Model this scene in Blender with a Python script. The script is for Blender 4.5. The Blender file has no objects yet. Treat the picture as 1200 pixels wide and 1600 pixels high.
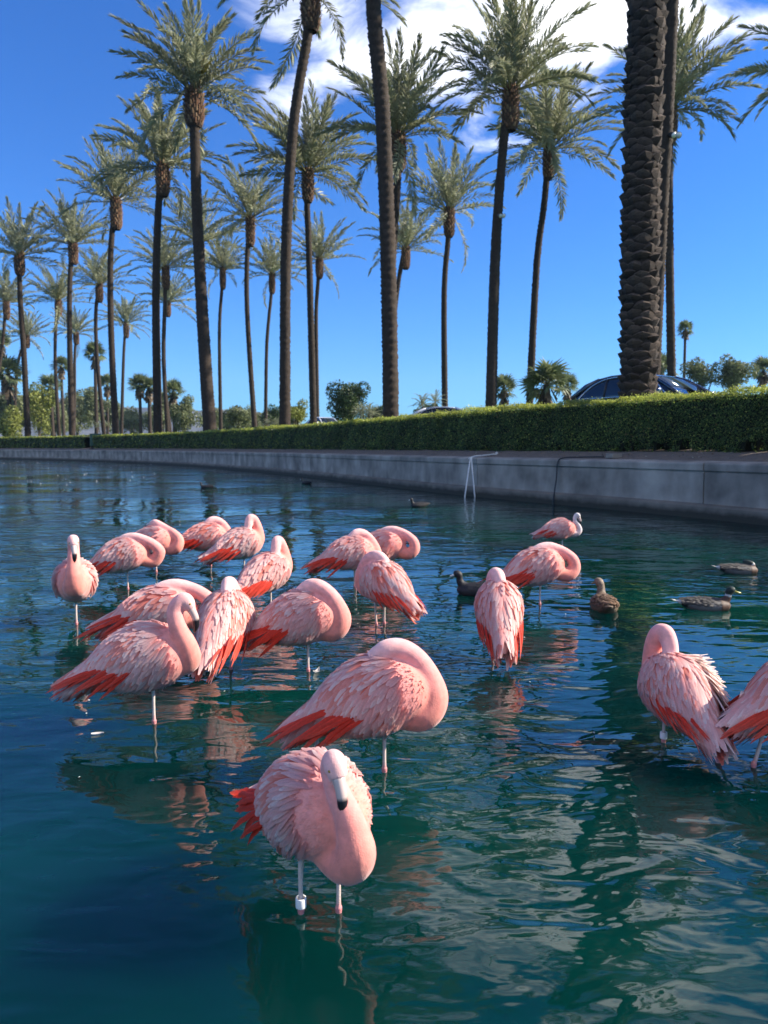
import bpy, bmesh, math, random
import numpy as np
from mathutils import Vector, Matrix

R = math.radians
rng = np.random.default_rng(7)
random.seed(7)
SC = bpy.context.scene
COL = SC.collection

# ------------------------------------------------------------------ camera
cam_d = bpy.data.cameras.new('camera')
cam_d.sensor_fit = 'VERTICAL'
cam_d.sensor_height = 36.0
cam_d.lens = 26.0
cam_d.clip_start = 0.05
cam_d.clip_end = 9000
cam_d.dof.use_dof = True
cam_d.dof.focus_distance = 2.9
cam_d.dof.aperture_fstop = 5.2
cam = bpy.data.objects.new('camera', cam_d)
COL.objects.link(cam)
cam.location = (0, 0, 1.15)
cam.rotation_euler = (R(85), 0, 0)
SC.camera = cam

# ------------------------------------------------------------------ light
SUN_AZ = R(85)      # to the right of the view direction (+Y)
SUN_EL = R(32)
sun_dir = Vector((math.sin(SUN_AZ) * math.cos(SUN_EL), math.cos(SUN_AZ) * math.cos(SUN_EL), math.sin(SUN_EL)))
sd = bpy.data.lights.new('sun', 'SUN')
sd.energy = 5.0
sd.angle = R(0.53)
sd.color = (1.0, 0.91, 0.78)
sun = bpy.data.objects.new('sun', sd)
COL.objects.link(sun)
sun.location = (60, 40, 60)
sun.rotation_euler = sun_dir.to_track_quat('Z', 'Y').to_euler()

world = bpy.data.worlds.new('World')
SC.world = world
world.use_nodes = True
wt = world.node_tree
wt.nodes.clear()


def wn(t, **k):
    n = wt.nodes.new(t)
    for a, b in k.items():
        setattr(n, a, b)
    return n


def wmath(op, a, b=None, c=None):
    n = wn('ShaderNodeMath', operation=op)
    for i, v in enumerate((a, b, c)):
        if v is None:
            continue
        if isinstance(v, (int, float)):
            n.inputs[i].default_value = v
        else:
            wt.links.new(v, n.inputs[i])
    return n.outputs[0]


sky = wn('ShaderNodeTexSky', sky_type='NISHITA')
sky.sun_disc = False
sky.sun_elevation = SUN_EL
sky.sun_rotation = SUN_AZ
sky.altitude = 0
sky.air_density = 1.0
sky.dust_density = 0.4
sky.ozone_density = 3.0
hsv = wn('ShaderNodeHueSaturation')
hsv.inputs['Saturation'].default_value = 1.2
hsv.inputs['Value'].default_value = 1.0
wt.links.new(sky.outputs[0], hsv.inputs['Color'])
tint = wn('ShaderNodeMix', data_type='RGBA', blend_type='MULTIPLY')     # clear winter air: a deeper blue
tint.inputs[0].default_value = 1.0
tint.inputs[7].default_value = (0.29, 0.73, 1.28, 1)
wt.links.new(hsv.outputs[0], tint.inputs[6])
# clouds: a broken high layer, thickest in one bank ahead and slightly right, wisps beside it, more added out of view as fill
tc = wn('ShaderNodeTexCoord')
sep = wn('ShaderNodeSeparateXYZ')
wt.links.new(tc.outputs['Generated'], sep.inputs[0])
zc = wmath('MAXIMUM', sep.outputs[2], 0.03)
zc = wmath('ADD', zc, 0.06)
px_ = wmath('DIVIDE', sep.outputs[0], zc)
py_ = wmath('DIVIDE', sep.outputs[1], zc)
cmb = wn('ShaderNodeCombineXYZ')
wt.links.new(px_, cmb.inputs[0])
wt.links.new(py_, cmb.inputs[1])
noi = wn('ShaderNodeTexNoise')
noi.inputs['Scale'].default_value = 2.6
noi.inputs['Detail'].default_value = 9
noi.inputs['Roughness'].default_value = 0.56
noi.inputs['Distortion'].default_value = 0.5
wt.links.new(cmb.outputs[0], noi.inputs['Vector'])


def bank(cx, cy, rx, ry, amp):
    dx = wmath('DIVIDE', wmath('SUBTRACT', px_, cx), rx)
    dy = wmath('DIVIDE', wmath('SUBTRACT', py_, cy), ry)
    d2 = wmath('ADD', wmath('MULTIPLY', dx, dx), wmath('MULTIPLY', dy, dy))
    return wmath('MULTIPLY', wmath('EXPONENT', wmath('MULTIPLY', d2, -1.0)), amp)


cov = wmath('ADD', bank(0.33, 1.52, 0.42, 0.62, 0.52), bank(-0.17, 1.92, 0.20, 0.42, 0.25))
cov = wmath('ADD', cov, bank(0.80, 1.62, 0.16, 0.06, 0.26))
cov = wmath('ADD', cov, bank(0.5, -1.3, 1.5, 1.0, 0.42))  # unseen bank behind the camera, added as neutral fill light
cov = wmath('ADD', cov, bank(0.75, 0.25, 0.7, 0.5, 0.34))  # bank carried on overhead, out of view, to lift the ambient light
cov = wmath('ADD', cov, bank(-1.3, -0.9, 0.9, 0.8, 0.36))  # second unseen bank behind to the left, added for fill
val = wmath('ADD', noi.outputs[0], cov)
mr = wn('ShaderNodeMapRange', interpolation_type='SMOOTHSTEP')
mr.inputs['From Min'].default_value = 0.70
mr.inputs['From Max'].default_value = 1.02
wt.links.new(val, mr.inputs['Value'])
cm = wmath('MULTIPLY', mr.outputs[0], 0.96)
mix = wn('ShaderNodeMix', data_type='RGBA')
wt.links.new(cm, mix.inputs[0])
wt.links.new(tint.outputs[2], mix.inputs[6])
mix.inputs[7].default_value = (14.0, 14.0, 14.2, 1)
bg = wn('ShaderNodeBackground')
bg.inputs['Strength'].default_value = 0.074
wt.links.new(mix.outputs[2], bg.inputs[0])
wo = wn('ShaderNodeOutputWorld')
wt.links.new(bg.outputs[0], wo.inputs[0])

SC.view_settings.view_transform = 'Standard'
SC.view_settings.look = 'None'
SC.view_settings.exposure = 1.15
SC.view_settings.gamma = 1.0
SC.view_settings.use_curve_mapping = False
SC.cycles.max_bounces = 6
SC.cycles.transparent_max_bounces = 6
SC.cycles.caustics_reflective = False
SC.cycles.caustics_refractive = False
SC.cycles.use_denoising = True

# ------------------------------------------------------------------ helpers
def tag(o, label=None, cat=None, group=None, kind=None):
    if label: o['label'] = label
    if cat: o['category'] = cat
    if group: o['group'] = group
    if kind: o['kind'] = kind
    return o


def mesh(name, verts, faces, mats, cols=None, smooth=True, midx=None):
    me = bpy.data.meshes.new(name)
    v = np.asarray(verts, dtype=np.float32)
    if isinstance(faces, np.ndarray) and faces.ndim == 2:
        k = faces.shape[1]
        f = faces.astype(np.int32)
        me.vertices.add(len(v))
        me.vertices.foreach_set('co', v.ravel())
        me.loops.add(f.size)
        me.loops.foreach_set('vertex_index', f.ravel())
        me.polygons.add(len(f))
        me.polygons.foreach_set('loop_start', np.arange(0, f.size, k, dtype=np.int32))
        try:
            me.polygons.foreach_set('loop_total', np.full(len(f), k, dtype=np.int32))
        except Exception:
            pass
        me.update(calc_edges=True)
        me.validate()
    else:
        me.from_pydata([tuple(map(float, p)) for p in v], [], [tuple(int(i) for i in f) for f in faces])
        me.update()
    if not isinstance(mats, (list, tuple)):
        mats = [mats]
    for m in mats:
        me.materials.append(m)
    if midx is not None:
        me.polygons.foreach_set('material_index', np.asarray(midx, dtype=np.int32))
    if cols is not None:
        a = me.color_attributes.new('Col', 'FLOAT_COLOR', 'POINT')
        c = np.ones((len(v), 4), dtype=np.float32)
        c[:, :3] = cols
        a.data.foreach_set('color', c.ravel())
    me.polygons.foreach_set('use_smooth', np.full(len(me.polygons), smooth, dtype=bool))
    return me


def put(name, me, parent=None, loc=(0, 0, 0), rot=(0, 0, 0)):
    o = bpy.data.objects.new(name, me)
    COL.objects.link(o)
    o.location = loc
    o.rotation_euler = rot
    if parent is not None:
        o.parent = parent
    return o


def empty(name, loc, rz=0.0):
    o = bpy.data.objects.new(name, None)
    COL.objects.link(o)
    o.location = loc
    o.rotation_euler = (0, 0, rz)
    o.empty_display_size = 0.1
    return o


def soft_normals(me, V, F, N):
    """shade small feathers with the normal of the body they lie on, so that the layers blend"""
    me.normals_split_custom_set_from_vertices([tuple(n) for n in N])


def orient(V, F, N):
    fn = np.cross(V[F[:, 1]] - V[F[:, 0]], V[F[:, 2]] - V[F[:, 0]])
    flip = np.sum(fn * N[F[:, 0]], 1) < 0
    F = F.copy()
    F[flip] = F[flip][:, ::-1]
    return F


class MB:
    """collects simple shapes for one mesh"""
    def __init__(self):
        self.v = []; self.f = []; self.c = []

    def add(self, v, f, c=None):
        b = len(self.v)
        self.v += [tuple(p) for p in v]
        self.f += [tuple(i + b for i in q) for q in f]
        self.c += [c or (1, 1, 1)] * len(v)

    def box(self, x0, y0, z0, x1, y1, z1, bev=0.0, c=None):
        bm = bmesh.new()
        bmesh.ops.create_cube(bm, size=1.0)
        for q in bm.verts:
            q.co = Vector(((x0 + x1) / 2 + q.co.x * (x1 - x0), (y0 + y1) / 2 + q.co.y * (y1 - y0), (z0 + z1) / 2 + q.co.z * (z1 - z0)))
        if bev:
            bmesh.ops.bevel(bm, geom=bm.edges[:], offset=bev, segments=2, affect='EDGES', profile=0.6)
        bm.verts.index_update()
        self.add([q.co[:] for q in bm.verts], [[q.index for q in f.verts] for f in bm.faces], c)
        bm.free()

    def tube(self, pts, rad, n=8, c=None, caps=True):
        v, f = tube_geo(pts, rad, n, caps)
        self.add(v, f, c)

    def build(self, name, mats, parent=None, smooth=True, col=False):
        me = mesh(name, self.v, self.f, mats, cols=np.array(self.c) if col else None, smooth=smooth)
        return put(name, me, parent)


def spline(P, n):
    """Catmull-Rom through rows of P (any width), n samples"""
    P = np.asarray(P, float)
    k = len(P)
    Q = np.vstack([2 * P[0] - P[1], P, 2 * P[-1] - P[-2]])
    t = np.linspace(0, k - 1 - 1e-6, n)
    i = t.astype(int); u = (t - i)[:, None]
    p0, p1, p2, p3 = Q[i], Q[i + 1], Q[i + 2], Q[i + 3]
    return 0.5 * ((2 * p1) + (-p0 + p2) * u + (2 * p0 - 5 * p1 + 4 * p2 - p3) * u * u + (-p0 + 3 * p1 - 3 * p2 + p3) * u ** 3)


def frames(P):
    P = np.asarray(P, float)
    T = np.gradient(P, axis=0)
    T /= np.linalg.norm(T, axis=1)[:, None] + 1e-12
    ref = np.array([0.0, 0.0, 1.0]) if abs(T[0][2]) < 0.9 else np.array([0.0, 1.0, 0.0])
    A = np.zeros_like(P); B = np.zeros_like(P)
    a = np.cross(T[0], ref); a /= np.linalg.norm(a)
    for i in range(len(P)):
        a = a - T[i] * np.dot(a, T[i]); a /= np.linalg.norm(a) + 1e-12
        A[i] = a; B[i] = np.cross(T[i], a)
    return T, A, B


def tube_geo(pts, rad, n=8, caps=True):
    P = np.asarray(pts, float)
    rad = np.broadcast_to(np.asarray(rad, float), (len(P),))
    T, A, B = frames(P)
    th = np.linspace(0, 2 * math.pi, n, endpoint=False)
    V = P[:, None, :] + rad[:, None, None] * (np.cos(th)[None, :, None] * A[:, None, :] + np.sin(th)[None, :, None] * B[:, None, :])
    V = V.reshape(-1, 3)
    F = []
    for i in range(len(P) - 1):
        for j in range(n):
            a = i * n + j; b = i * n + (j + 1) % n
            F.append((a, b, b + n, a + n))
    if caps:
        F.append(tuple(range(n - 1, -1, -1)))
        F.append(tuple((len(P) - 1) * n + j for j in range(n)))
    return [tuple(p) for p in V], F


def grid_faces(nu, nv, wrap=False):
    i = np.arange(nu - 1)[:, None]
    j = np.arange(nv if wrap else nv - 1)[None, :]
    j2 = (j + 1) % nv
    a = i * nv + j; b = i * nv + j2
    return np.stack([a, b, b + nv, a + nv], -1).reshape(-1, 4)


# ------------------------------------------------------------------ materials
def new_mat(name):
    m = bpy.data.materials.new(name)
    m.use_nodes = True
    nt = m.node_tree
    return m, nt, nt.nodes['Principled BSDF']


def lk(nt, a, b):
    nt.links.new(a, b)


def noise_mat(name, c1, c2, scale, rough=0.8, bump=0.0, bscale=None, detail=5, spec=0.3, bdist=0.02, stretch=None):
    m, nt, p = new_mat(name)
    tcn = nt.nodes.new('ShaderNodeTexCoord')
    vec = tcn.outputs['Object']
    if stretch:
        mp = nt.nodes.new('ShaderNodeMapping'); mp.inputs['Scale'].default_value = stretch
        lk(nt, vec, mp.inputs[0]); vec = mp.outputs[0]
    n = nt.nodes.new('ShaderNodeTexNoise')
    n.inputs['Scale'].default_value = scale; n.inputs['Detail'].default_value = detail
    lk(nt, vec, n.inputs['Vector'])
    r = nt.nodes.new('ShaderNodeValToRGB')
    r.color_ramp.elements[0].position = 0.35; r.color_ramp.elements[1].position = 0.68
    r.color_ramp.elements[0].color = (*c1, 1); r.color_ramp.elements[1].color = (*c2, 1)
    lk(nt, n.outputs[0], r.inputs[0])
    lk(nt, r.outputs[0], p.inputs['Base Color'])
    p.inputs['Roughness'].default_value = rough
    p.inputs['Specular IOR Level'].default_value = spec
    if bump:
        n2 = nt.nodes.new('ShaderNodeTexNoise')
        n2.inputs['Scale'].default_value = bscale or scale * 4; n2.inputs['Detail'].default_value = 6
        lk(nt, vec, n2.inputs['Vector'])
        b = nt.nodes.new('ShaderNodeBump'); b.inputs['Strength'].default_value = bump; b.inputs['Distance'].default_value = bdist
        lk(nt, n2.outputs[0], b.inputs['Height']); lk(nt, b.outputs[0], p.inputs['Normal'])
    return m


def plain_mat(name, c, rough=0.5, metal=0.0, spec=0.5, coat=0.0):
    m, nt, p = new_mat(name)
    p.inputs['Base Color'].default_value = (*c, 1)
    p.inputs['Roughness'].default_value = rough
    p.inputs['Metallic'].default_value = metal
    p.inputs['Specular IOR Level'].default_value = spec
    p.inputs['Coat Weight'].default_value = coat
    return m


def attr_mat(name, rough=0.7, transl=0.0, nscale=0, namp=0.0, rnd=0.0, spec=0.3, bump=0.0, bscale=60, sheen=0.0, bdist=0.005, stretch=None, tboost=1.0):
    """colour from the mesh attribute Col, varied a little by noise and per object"""
    m, nt, p = new_mat(name)
    at_ = nt.nodes.new('ShaderNodeAttribute'); at_.attribute_name = 'Col'
    c = at_.outputs['Color']
    tcn = nt.nodes.new('ShaderNodeTexCoord')
    vec = tcn.outputs['Object']
    if stretch:
        mp = nt.nodes.new('ShaderNodeMapping'); mp.inputs['Scale'].default_value = stretch
        lk(nt, vec, mp.inputs[0]); vec = mp.outputs[0]
    h = nt.nodes.new('ShaderNodeHueSaturation')
    lk(nt, c, h.inputs['Color']); c = h.outputs[0]
    if namp:
        n = nt.nodes.new('ShaderNodeTexNoise'); n.inputs['Scale'].default_value = nscale; n.inputs['Detail'].default_value = 5
        lk(nt, vec, n.inputs['Vector'])
        q = nt.nodes.new('ShaderNodeMapRange')
        q.inputs['From Min'].default_value = 0.25; q.inputs['From Max'].default_value = 0.75
        q.inputs['To Min'].default_value = 1 - namp; q.inputs['To Max'].default_value = 1 + namp
        lk(nt, n.outputs[0], q.inputs['Value'])
        lk(nt, q.outputs[0], h.inputs['Value'])
    if rnd:
        oi = nt.nodes.new('ShaderNodeObjectInfo')
        q = nt.nodes.new('ShaderNodeMapRange')
        q.inputs['To Min'].default_value = 1 - rnd; q.inputs['To Max'].default_value = 1 + rnd
        lk(nt, oi.outputs['Random'], q.inputs['Value'])
        h2 = nt.nodes.new('ShaderNodeHueSaturation')
        lk(nt, c, h2.inputs['Color']); lk(nt, q.outputs[0], h2.inputs['Value'])
        c = h2.outputs[0]
    lk(nt, c, p.inputs['Base Color'])
    p.inputs['Roughness'].default_value = rough
    p.inputs['Specular IOR Level'].default_value = spec
    p.inputs['Sheen Weight'].default_value = sheen
    if bump:
        n2 = nt.nodes.new('ShaderNodeTexNoise'); n2.inputs['Scale'].default_value = bscale; n2.inputs['Detail'].default_value = 4
        lk(nt, vec, n2.inputs['Vector'])
        b = nt.nodes.new('ShaderNodeBump'); b.inputs['Strength'].default_value = bump; b.inputs['Distance'].default_value = bdist
        lk(nt, n2.outputs[0], b.inputs['Height']); lk(nt, b.outputs[0], p.inputs['Normal'])
    if transl:
        t = nt.nodes.new('ShaderNodeBsdfTranslucent')
        if tboost != 1.0:
            h3 = nt.nodes.new('ShaderNodeHueSaturation'); h3.inputs['Value'].default_value = tboost
            lk(nt, c, h3.inputs['Color']); lk(nt, h3.outputs[0], t.inputs[0])
        else:
            lk(nt, c, t.inputs[0])
        mx = nt.nodes.new('ShaderNodeMixShader'); mx.inputs[0].default_value = transl
        lk(nt, p.outputs[0], mx.inputs[1]); lk(nt, t.outputs[0], mx.inputs[2])
        lk(nt, mx.outputs[0], nt.nodes['Material Output'].inputs['Surface'])
    return m


M = {}
M['plumage'] = attr_mat('plumage', rough=0.85, transl=0.10, nscale=34, namp=0.16, spec=0.08, sheen=0.35, bump=0.4, bscale=210, bdist=0.003)
M['feather'] = attr_mat('feather', rough=0.65, transl=0.42, nscale=240, namp=0.10, spec=0.2)
M['down'] = attr_mat('down', rough=0.8, transl=0.12, nscale=34, namp=0.12, spec=0.1, sheen=0.2)
M['flight'] = attr_mat('flight_feather', rough=0.55, transl=0.35, nscale=120, namp=0.18, spec=0.3)
M['leg'] = attr_mat('leg_skin', rough=0.5, nscale=120, namp=0.12, spec=0.4, bump=0.3, bscale=300)
M['bill'] = attr_mat('bill_horn', rough=0.3, spec=0.5)
M['eye'] = plain_mat('eye', (0.35, 0.2, 0.03), 0.1)
M['band'] = noise_mat('white_plastic', (0.72, 0.72, 0.70), (0.82, 0.82, 0.80), 30, rough=0.35)
M['duck'] = attr_mat('duck_plumage', rough=0.6, nscale=120, namp=0.3, spec=0.35, bump=0.4, bscale=140)
M['trunk'] = attr_mat('palm_trunk', rough=0.9, nscale=5, namp=0.3, rnd=0.15, bump=0.6, bscale=26, bdist=0.03)
M['leafbase'] = attr_mat('leaf_base', rough=0.9, nscale=14, namp=0.4, rnd=0.3, bump=0.7, bscale=40, bdist=0.02, stretch=(1, 1, 3))
M['frond'] = attr_mat('frond', rough=0.45, transl=0.36, rnd=0.22, spec=0.4)
M['leaf'] = attr_mat('leaf', rough=0.5, transl=0.35, spec=0.35)
M['hedge'] = attr_mat('hedge_leaf', rough=0.38, transl=0.45, spec=0.4, tboost=1.3)
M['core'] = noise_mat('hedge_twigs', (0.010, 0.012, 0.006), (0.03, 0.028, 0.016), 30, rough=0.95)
M['bark'] = noise_mat('bark', (0.05, 0.04, 0.03), (0.12, 0.1, 0.075), 8, rough=0.9, bump=0.5)
# ------------------------------------------------------------------ shoreline
WALL_LINE = spline([(13.6, -9), (11.4, -3), (9.45, 2), (7.55, 6.7), (5.72, 10.96), (4.6, 13.2), (3.62, 14.9), (2.0, 17.7), (0.0, 22.2), (-2.6, 28.0),
                    (-6.1, 35.1), (-11.5, 44.6), (-19.0, 55.0), (-28.3, 64.8), (-40, 74.5), (-56, 85), (-84, 100), (-130, 120)], 4000)
_seg = np.linalg.norm(np.diff(WALL_LINE, axis=0), axis=1)
_arc = np.concatenate([[0], np.cumsum(_seg)])
LEN = _arc[-1]


def shore(s):
    s = np.atleast_1d(np.asarray(s, float))
    p = np.stack([np.interp(s, _arc, WALL_LINE[:, i]) for i in (0, 1)], 1)
    q = np.stack([np.interp(s + 0.3, _arc, WALL_LINE[:, i]) - np.interp(s - 0.3, _arc, WALL_LINE[:, i]) for i in (0, 1)], 1)
    t = q / (np.linalg.norm(q, axis=1)[:, None] + 1e-9)
    n = np.stack([t[:, 1], -t[:, 0]], 1)        # away from the water
    return p, t, n


def s_near(x, y):
    return _arc[np.argmin((WALL_LINE[:, 0] - x) ** 2 + (WALL_LINE[:, 1] - y) ** 2)]


G_OFF = np.array([0.30, 0.7, 1.0, 1.4, 2.0, 3.0, 6.0, 12, 25, 60, 150, 400, 1000, 2300.0])
G_Z = np.array([0.915, 0.99, 1.055, 1.09, 1.13, 1.2, 1.3, 1.45, 1.9, 3.0, 4.2, 5.0, 6.0, 8.0])


def ground_z(off):
    return np.interp(off, G_OFF, G_Z)


def ground_at(x, y):
    s = s_near(x, y)
    p, t, n = shore(s)
    return float(ground_z(np.hypot(x - p[0][0], y - p[0][1])))


# ground behind the wall, out to the horizon
ss = np.concatenate([np.linspace(0.0, 60, 150), np.linspace(61, LEN, 90)])
p, t, n = shore(ss)
# directions swing smoothly to a fan far away
V = []
for o, z in zip(G_OFF, G_Z):
    q = p + n * o
    V.append(np.column_stack([q, np.full(len(q), z)]))
V = np.stack(V, 1)
V[:, 1:6, 2] += rng.normal(0, 0.006, V[:, 1:6, 2].shape)
gm, nt, pb = new_mat('ground')
ge = nt.nodes.new('ShaderNodeAttribute'); ge.attribute_name = 'Col'
n1 = nt.nodes.new('ShaderNodeTexNoise'); n1.inputs['Scale'].default_value = 9; n1.inputs['Detail'].default_value = 8
tcn = nt.nodes.new('ShaderNodeTexCoord'); lk(nt, tcn.outputs['Object'], n1.inputs['Vector'])
q = nt.nodes.new('ShaderNodeMapRange'); q.inputs['To Min'].default_value = 0.55; q.inputs['To Max'].default_value = 1.4
lk(nt, n1.outputs[0], q.inputs['Value'])
hh = nt.nodes.new('ShaderNodeHueSaturation'); lk(nt, ge.outputs['Color'], hh.inputs['Color']); lk(nt, q.outputs[0], hh.inputs['Value'])
lk(nt, hh.outputs[0], pb.inputs['Base Color']); pb.inputs['Roughness'].default_value = 0.95
n2 = nt.nodes.new('ShaderNodeTexNoise'); n2.inputs['Scale'].default_value = 40; n2.inputs['Detail'].default_value = 6
lk(nt, tcn.outputs['Object'], n2.inputs['Vector'])
bb = nt.nodes.new('ShaderNodeBump'); bb.inputs['Strength'].default_value = 0.7; bb.inputs['Distance'].default_value = 0.02
lk(nt, n2.outputs[0], bb.inputs['Height']); lk(nt, bb.outputs[0], pb.inputs['Normal'])
M['ground'] = gm
SOIL = (0.17, 0.13, 0.10); LAWN = (0.075, 0.12, 0.03)
gc = np.zeros(V.shape)
for k, o in enumerate(G_OFF):
    gc[:, k] = SOIL if o < 2.6 else LAWN
put_g = put('ground', mesh('ground', V.reshape(-1, 3), grid_faces(V.shape[0], V.shape[1]), gm, cols=gc.reshape(-1, 3)))
tag(put_g, kind='structure')
# drive behind the palms, with its kerb
s2 = np.linspace(0.0, 150, 160)
p, t, n = shore(s2)
asph = noise_mat('asphalt', (0.04, 0.04, 0.042), (0.065, 0.063, 0.06), 12, rough=0.9, bump=0.4, bscale=90)
rows = []
for o in (4.2, 6.0, 8.0, 10.0):
    rows.append(np.column_stack([p + n * o, np.full(len(p), float(ground_z(o)) + 0.02)]))
Vr = np.stack(rows, 1)
tag(put('road', mesh('road', Vr.reshape(-1, 3), grid_faces(Vr.shape[0], 4), asph)), kind='structure')
kv = []
for o, z in ((4.0, -0.1), (4.0, 0.13), (4.02, 0.15), (4.16, 0.15), (4.19, 0.13), (4.2, -0.05)):
    kv.append(np.column_stack([p + n * o, np.full(len(p), float(ground_z(o)) + z)]))
kv = np.stack(kv, 1)
kerb_m = noise_mat('kerb_concrete', (0.3, 0.29, 0.27), (0.42, 0.41, 0.38), 6, rough=0.9)
tag(put('kerb', mesh('kerb', kv.reshape(-1, 3), grid_faces(kv.shape[0], 6), kerb_m, smooth=False)), kind='structure')

# ------------------------------------------------------------------ water
wm, nt, pb = new_mat('water')
tcn = nt.nodes.new('ShaderNodeTexCoord')


def wnoise(scale, detail, dist, sx, sy, rot=0.0, rough=0.45):
    mp = nt.nodes.new('ShaderNodeMapping'); mp.inputs['Scale'].default_value = (sx, sy, 1); mp.inputs['Rotation'].default_value = (0, 0, rot)
    lk(nt, tcn.outputs['Object'], mp.inputs[0])
    n = nt.nodes.new('ShaderNodeTexNoise'); n.inputs['Scale'].default_value = scale; n.inputs['Detail'].default_value = detail
    n.inputs['Distortion'].default_value = dist; n.inputs['Roughness'].default_value = rough
    lk(nt, mp.outputs[0], n.inputs['Vector'])
    return n.outputs[0]


def nmath(op, a, b=None):
    n = nt.nodes.new('ShaderNodeMath'); n.operation = op
    for i, v in enumerate((a, b)):
        if v is None: continue
        if isinstance(v, (int, float)): n.inputs[i].default_value = v
        else: lk(nt, v, n.inputs[i])
    return n.outputs[0]


WAVE_A = 0.032
big = wnoise(2.1, 1.5, 0.6, 0.75, 1.25, 0.25)
mid = wnoise(5.2, 2.0, 0.5, 0.7, 1.35, -0.15)
fin = wnoise(13.0, 2.0, 0.3, 0.7, 1.3, 0.1)
patch = wnoise(0.35, 2, 0.5, 1, 1)
pm = nt.nodes.new('ShaderNodeMapRange'); pm.interpolation_type = 'SMOOTHSTEP'
pm.inputs['From Min'].default_value = 0.38; pm.inputs['From Max'].default_value = 0.62
pm.inputs['To Min'].default_value = 0.24; pm.inputs['To Max'].default_value = 1.0
lk(nt, patch, pm.inputs['Value'])
h = nmath('ADD', nmath('MULTIPLY', big, 1.0), nmath('MULTIPLY', mid, 0.60))
h = nmath('ADD', h, nmath('MULTIPLY', nmath('MULTIPLY', fin, 0.17), pm.outputs[0]))
b = nt.nodes.new('ShaderNodeBump'); b.inputs['Strength'].default_value = 1.0; b.inputs['Distance'].default_value = WAVE_A
lk(nt, nmath('MULTIPLY', h, pm.outputs[0]), b.inputs['Height'])
lk(nt, b.outputs[0], pb.inputs['Normal'])
cl = wnoise(0.6, 3, 0.4, 1, 1)
cr = nt.nodes.new('ShaderNodeValToRGB')
cr.color_ramp.elements[0].position = 0.35; cr.color_ramp.elements[1].position = 0.7
cr.color_ramp.elements[0].color = (0.0, 0.011, 0.012, 1); cr.color_ramp.elements[1].color = (0.0008, 0.033, 0.025, 1)
lk(nt, cl, cr.inputs[0]); lk(nt, cr.outputs[0], pb.inputs['Base Color'])
pb.inputs['Roughness'].default_value = 0.015
pb.inputs['IOR'].default_value = 1.47
pb.inputs['Subsurface Weight'].default_value = 1.0          # turbid water: light spreads sideways under the surface
pb.inputs['Subsurface Radius'].default_value = (0.25, 0.9, 1.0)
pb.inputs['Subsurface Scale'].default_value = 1.0
pb.subsurface_method = 'BURLEY'
M['water'] = wm
xs = np.linspace(-150, 20, 60); ys = np.linspace(-9, 130, 60)
X, Y = np.meshgrid(xs, ys, indexing='ij')
tag(put('water', mesh('water', np.stack([X, Y, np.zeros_like(X)], -1).reshape(-1, 3), grid_faces(60, 60), wm)), kind='structure')

# ------------------------------------------------------------------ retaining wall
def concrete(name, base_lo, base_hi, wet_top):
    m, nt2, p2 = new_mat(name)
    tcn2 = nt2.nodes.new('ShaderNodeTexCoord')
    def nz(scale, det, st=None):
        v = tcn2.outputs['Object']
        if st:
            mp = nt2.nodes.new('ShaderNodeMapping'); mp.inputs['Scale'].default_value = st; lk(nt2, v, mp.inputs[0]); v = mp.outputs[0]
        n = nt2.nodes.new('ShaderNodeTexNoise'); n.inputs['Scale'].default_value = scale; n.inputs['Detail'].default_value = det
        lk(nt2, v, n.inputs['Vector']); return n.outputs[0]
    r = nt2.nodes.new('ShaderNodeValToRGB')
    r.color_ramp.elements[0].position = 0.3; r.color_ramp.elements[1].position = 0.7
    r.color_ramp.elements[0].color = (*base_lo, 1); r.color_ramp.elements[1].color = (*base_hi, 1)
    lk(nt2, nz(1.6, 8), r.inputs[0])
    # drip streaks and grime
    r2 = nt2.nodes.new('ShaderNodeMapRange'); r2.inputs['From Min'].default_value = 0.4; r2.inputs['From Max'].default_value = 0.7
    r2.inputs['To Min'].default_value = 1.1; r2.inputs['To Max'].default_value = 0.72
    lk(nt2, nz(2.2, 6, (1, 1, 0.3)), r2.inputs['Value'])
    h1 = nt2.nodes.new('ShaderNodeHueSaturation'); lk(nt2, r.outputs[0], h1.inputs['Color']); lk(nt2, r2.outputs[0], h1.inputs['Value'])
    sx = nt2.nodes.new('ShaderNodeSeparateXYZ'); lk(nt2, tcn2.outputs['Object'], sx.inputs[0])
    ad = nt2.nodes.new('ShaderNodeMath'); ad.operation = 'MULTIPLY_ADD'; ad.inputs[1].default_value = 0.12
    lk(nt2, nz(5, 4), ad.inputs[0]); lk(nt2, sx.outputs[2], ad.inputs[2])
    wr = nt2.nodes.new('ShaderNodeMapRange'); wr.inputs['From Min'].default_value = wet_top; wr.inputs['From Max'].default_value = wet_top + 0.09
    lk(nt2, ad.outputs[0], wr.inputs['Value'])
    mx = nt2.nodes.new('ShaderNodeMix'); mx.data_type = 'RGBA'
    mx.inputs[6].default_value = (0.035, 0.032, 0.022, 1)
    lk(nt2, wr.outputs[0], mx.inputs[0]); lk(nt2, h1.outputs[0], mx.inputs[7])
    lk(nt2, mx.outputs[2], p2.inputs['Base Color'])
    p2.inputs['Roughness'].default_value = 0.85
    bb2 = nt2.nodes.new('ShaderNodeBump'); bb2.inputs['Strength'].default_value = 0.5; bb2.inputs['Distance'].default_value = 0.01
    lk(nt2, nz(35, 6), bb2.inputs['Height']); lk(nt2, bb2.outputs[0], p2.inputs['Normal'])
    return m


M['conc'] = concrete('wall_concrete', (0.145, 0.128, 0.108), (0.40, 0.355, 0.30), 0.0)
M['foot'] = concrete('footing_concrete', (0.105, 0.09, 0.07), (0.20, 0.17, 0.135), 0.14)


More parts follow.
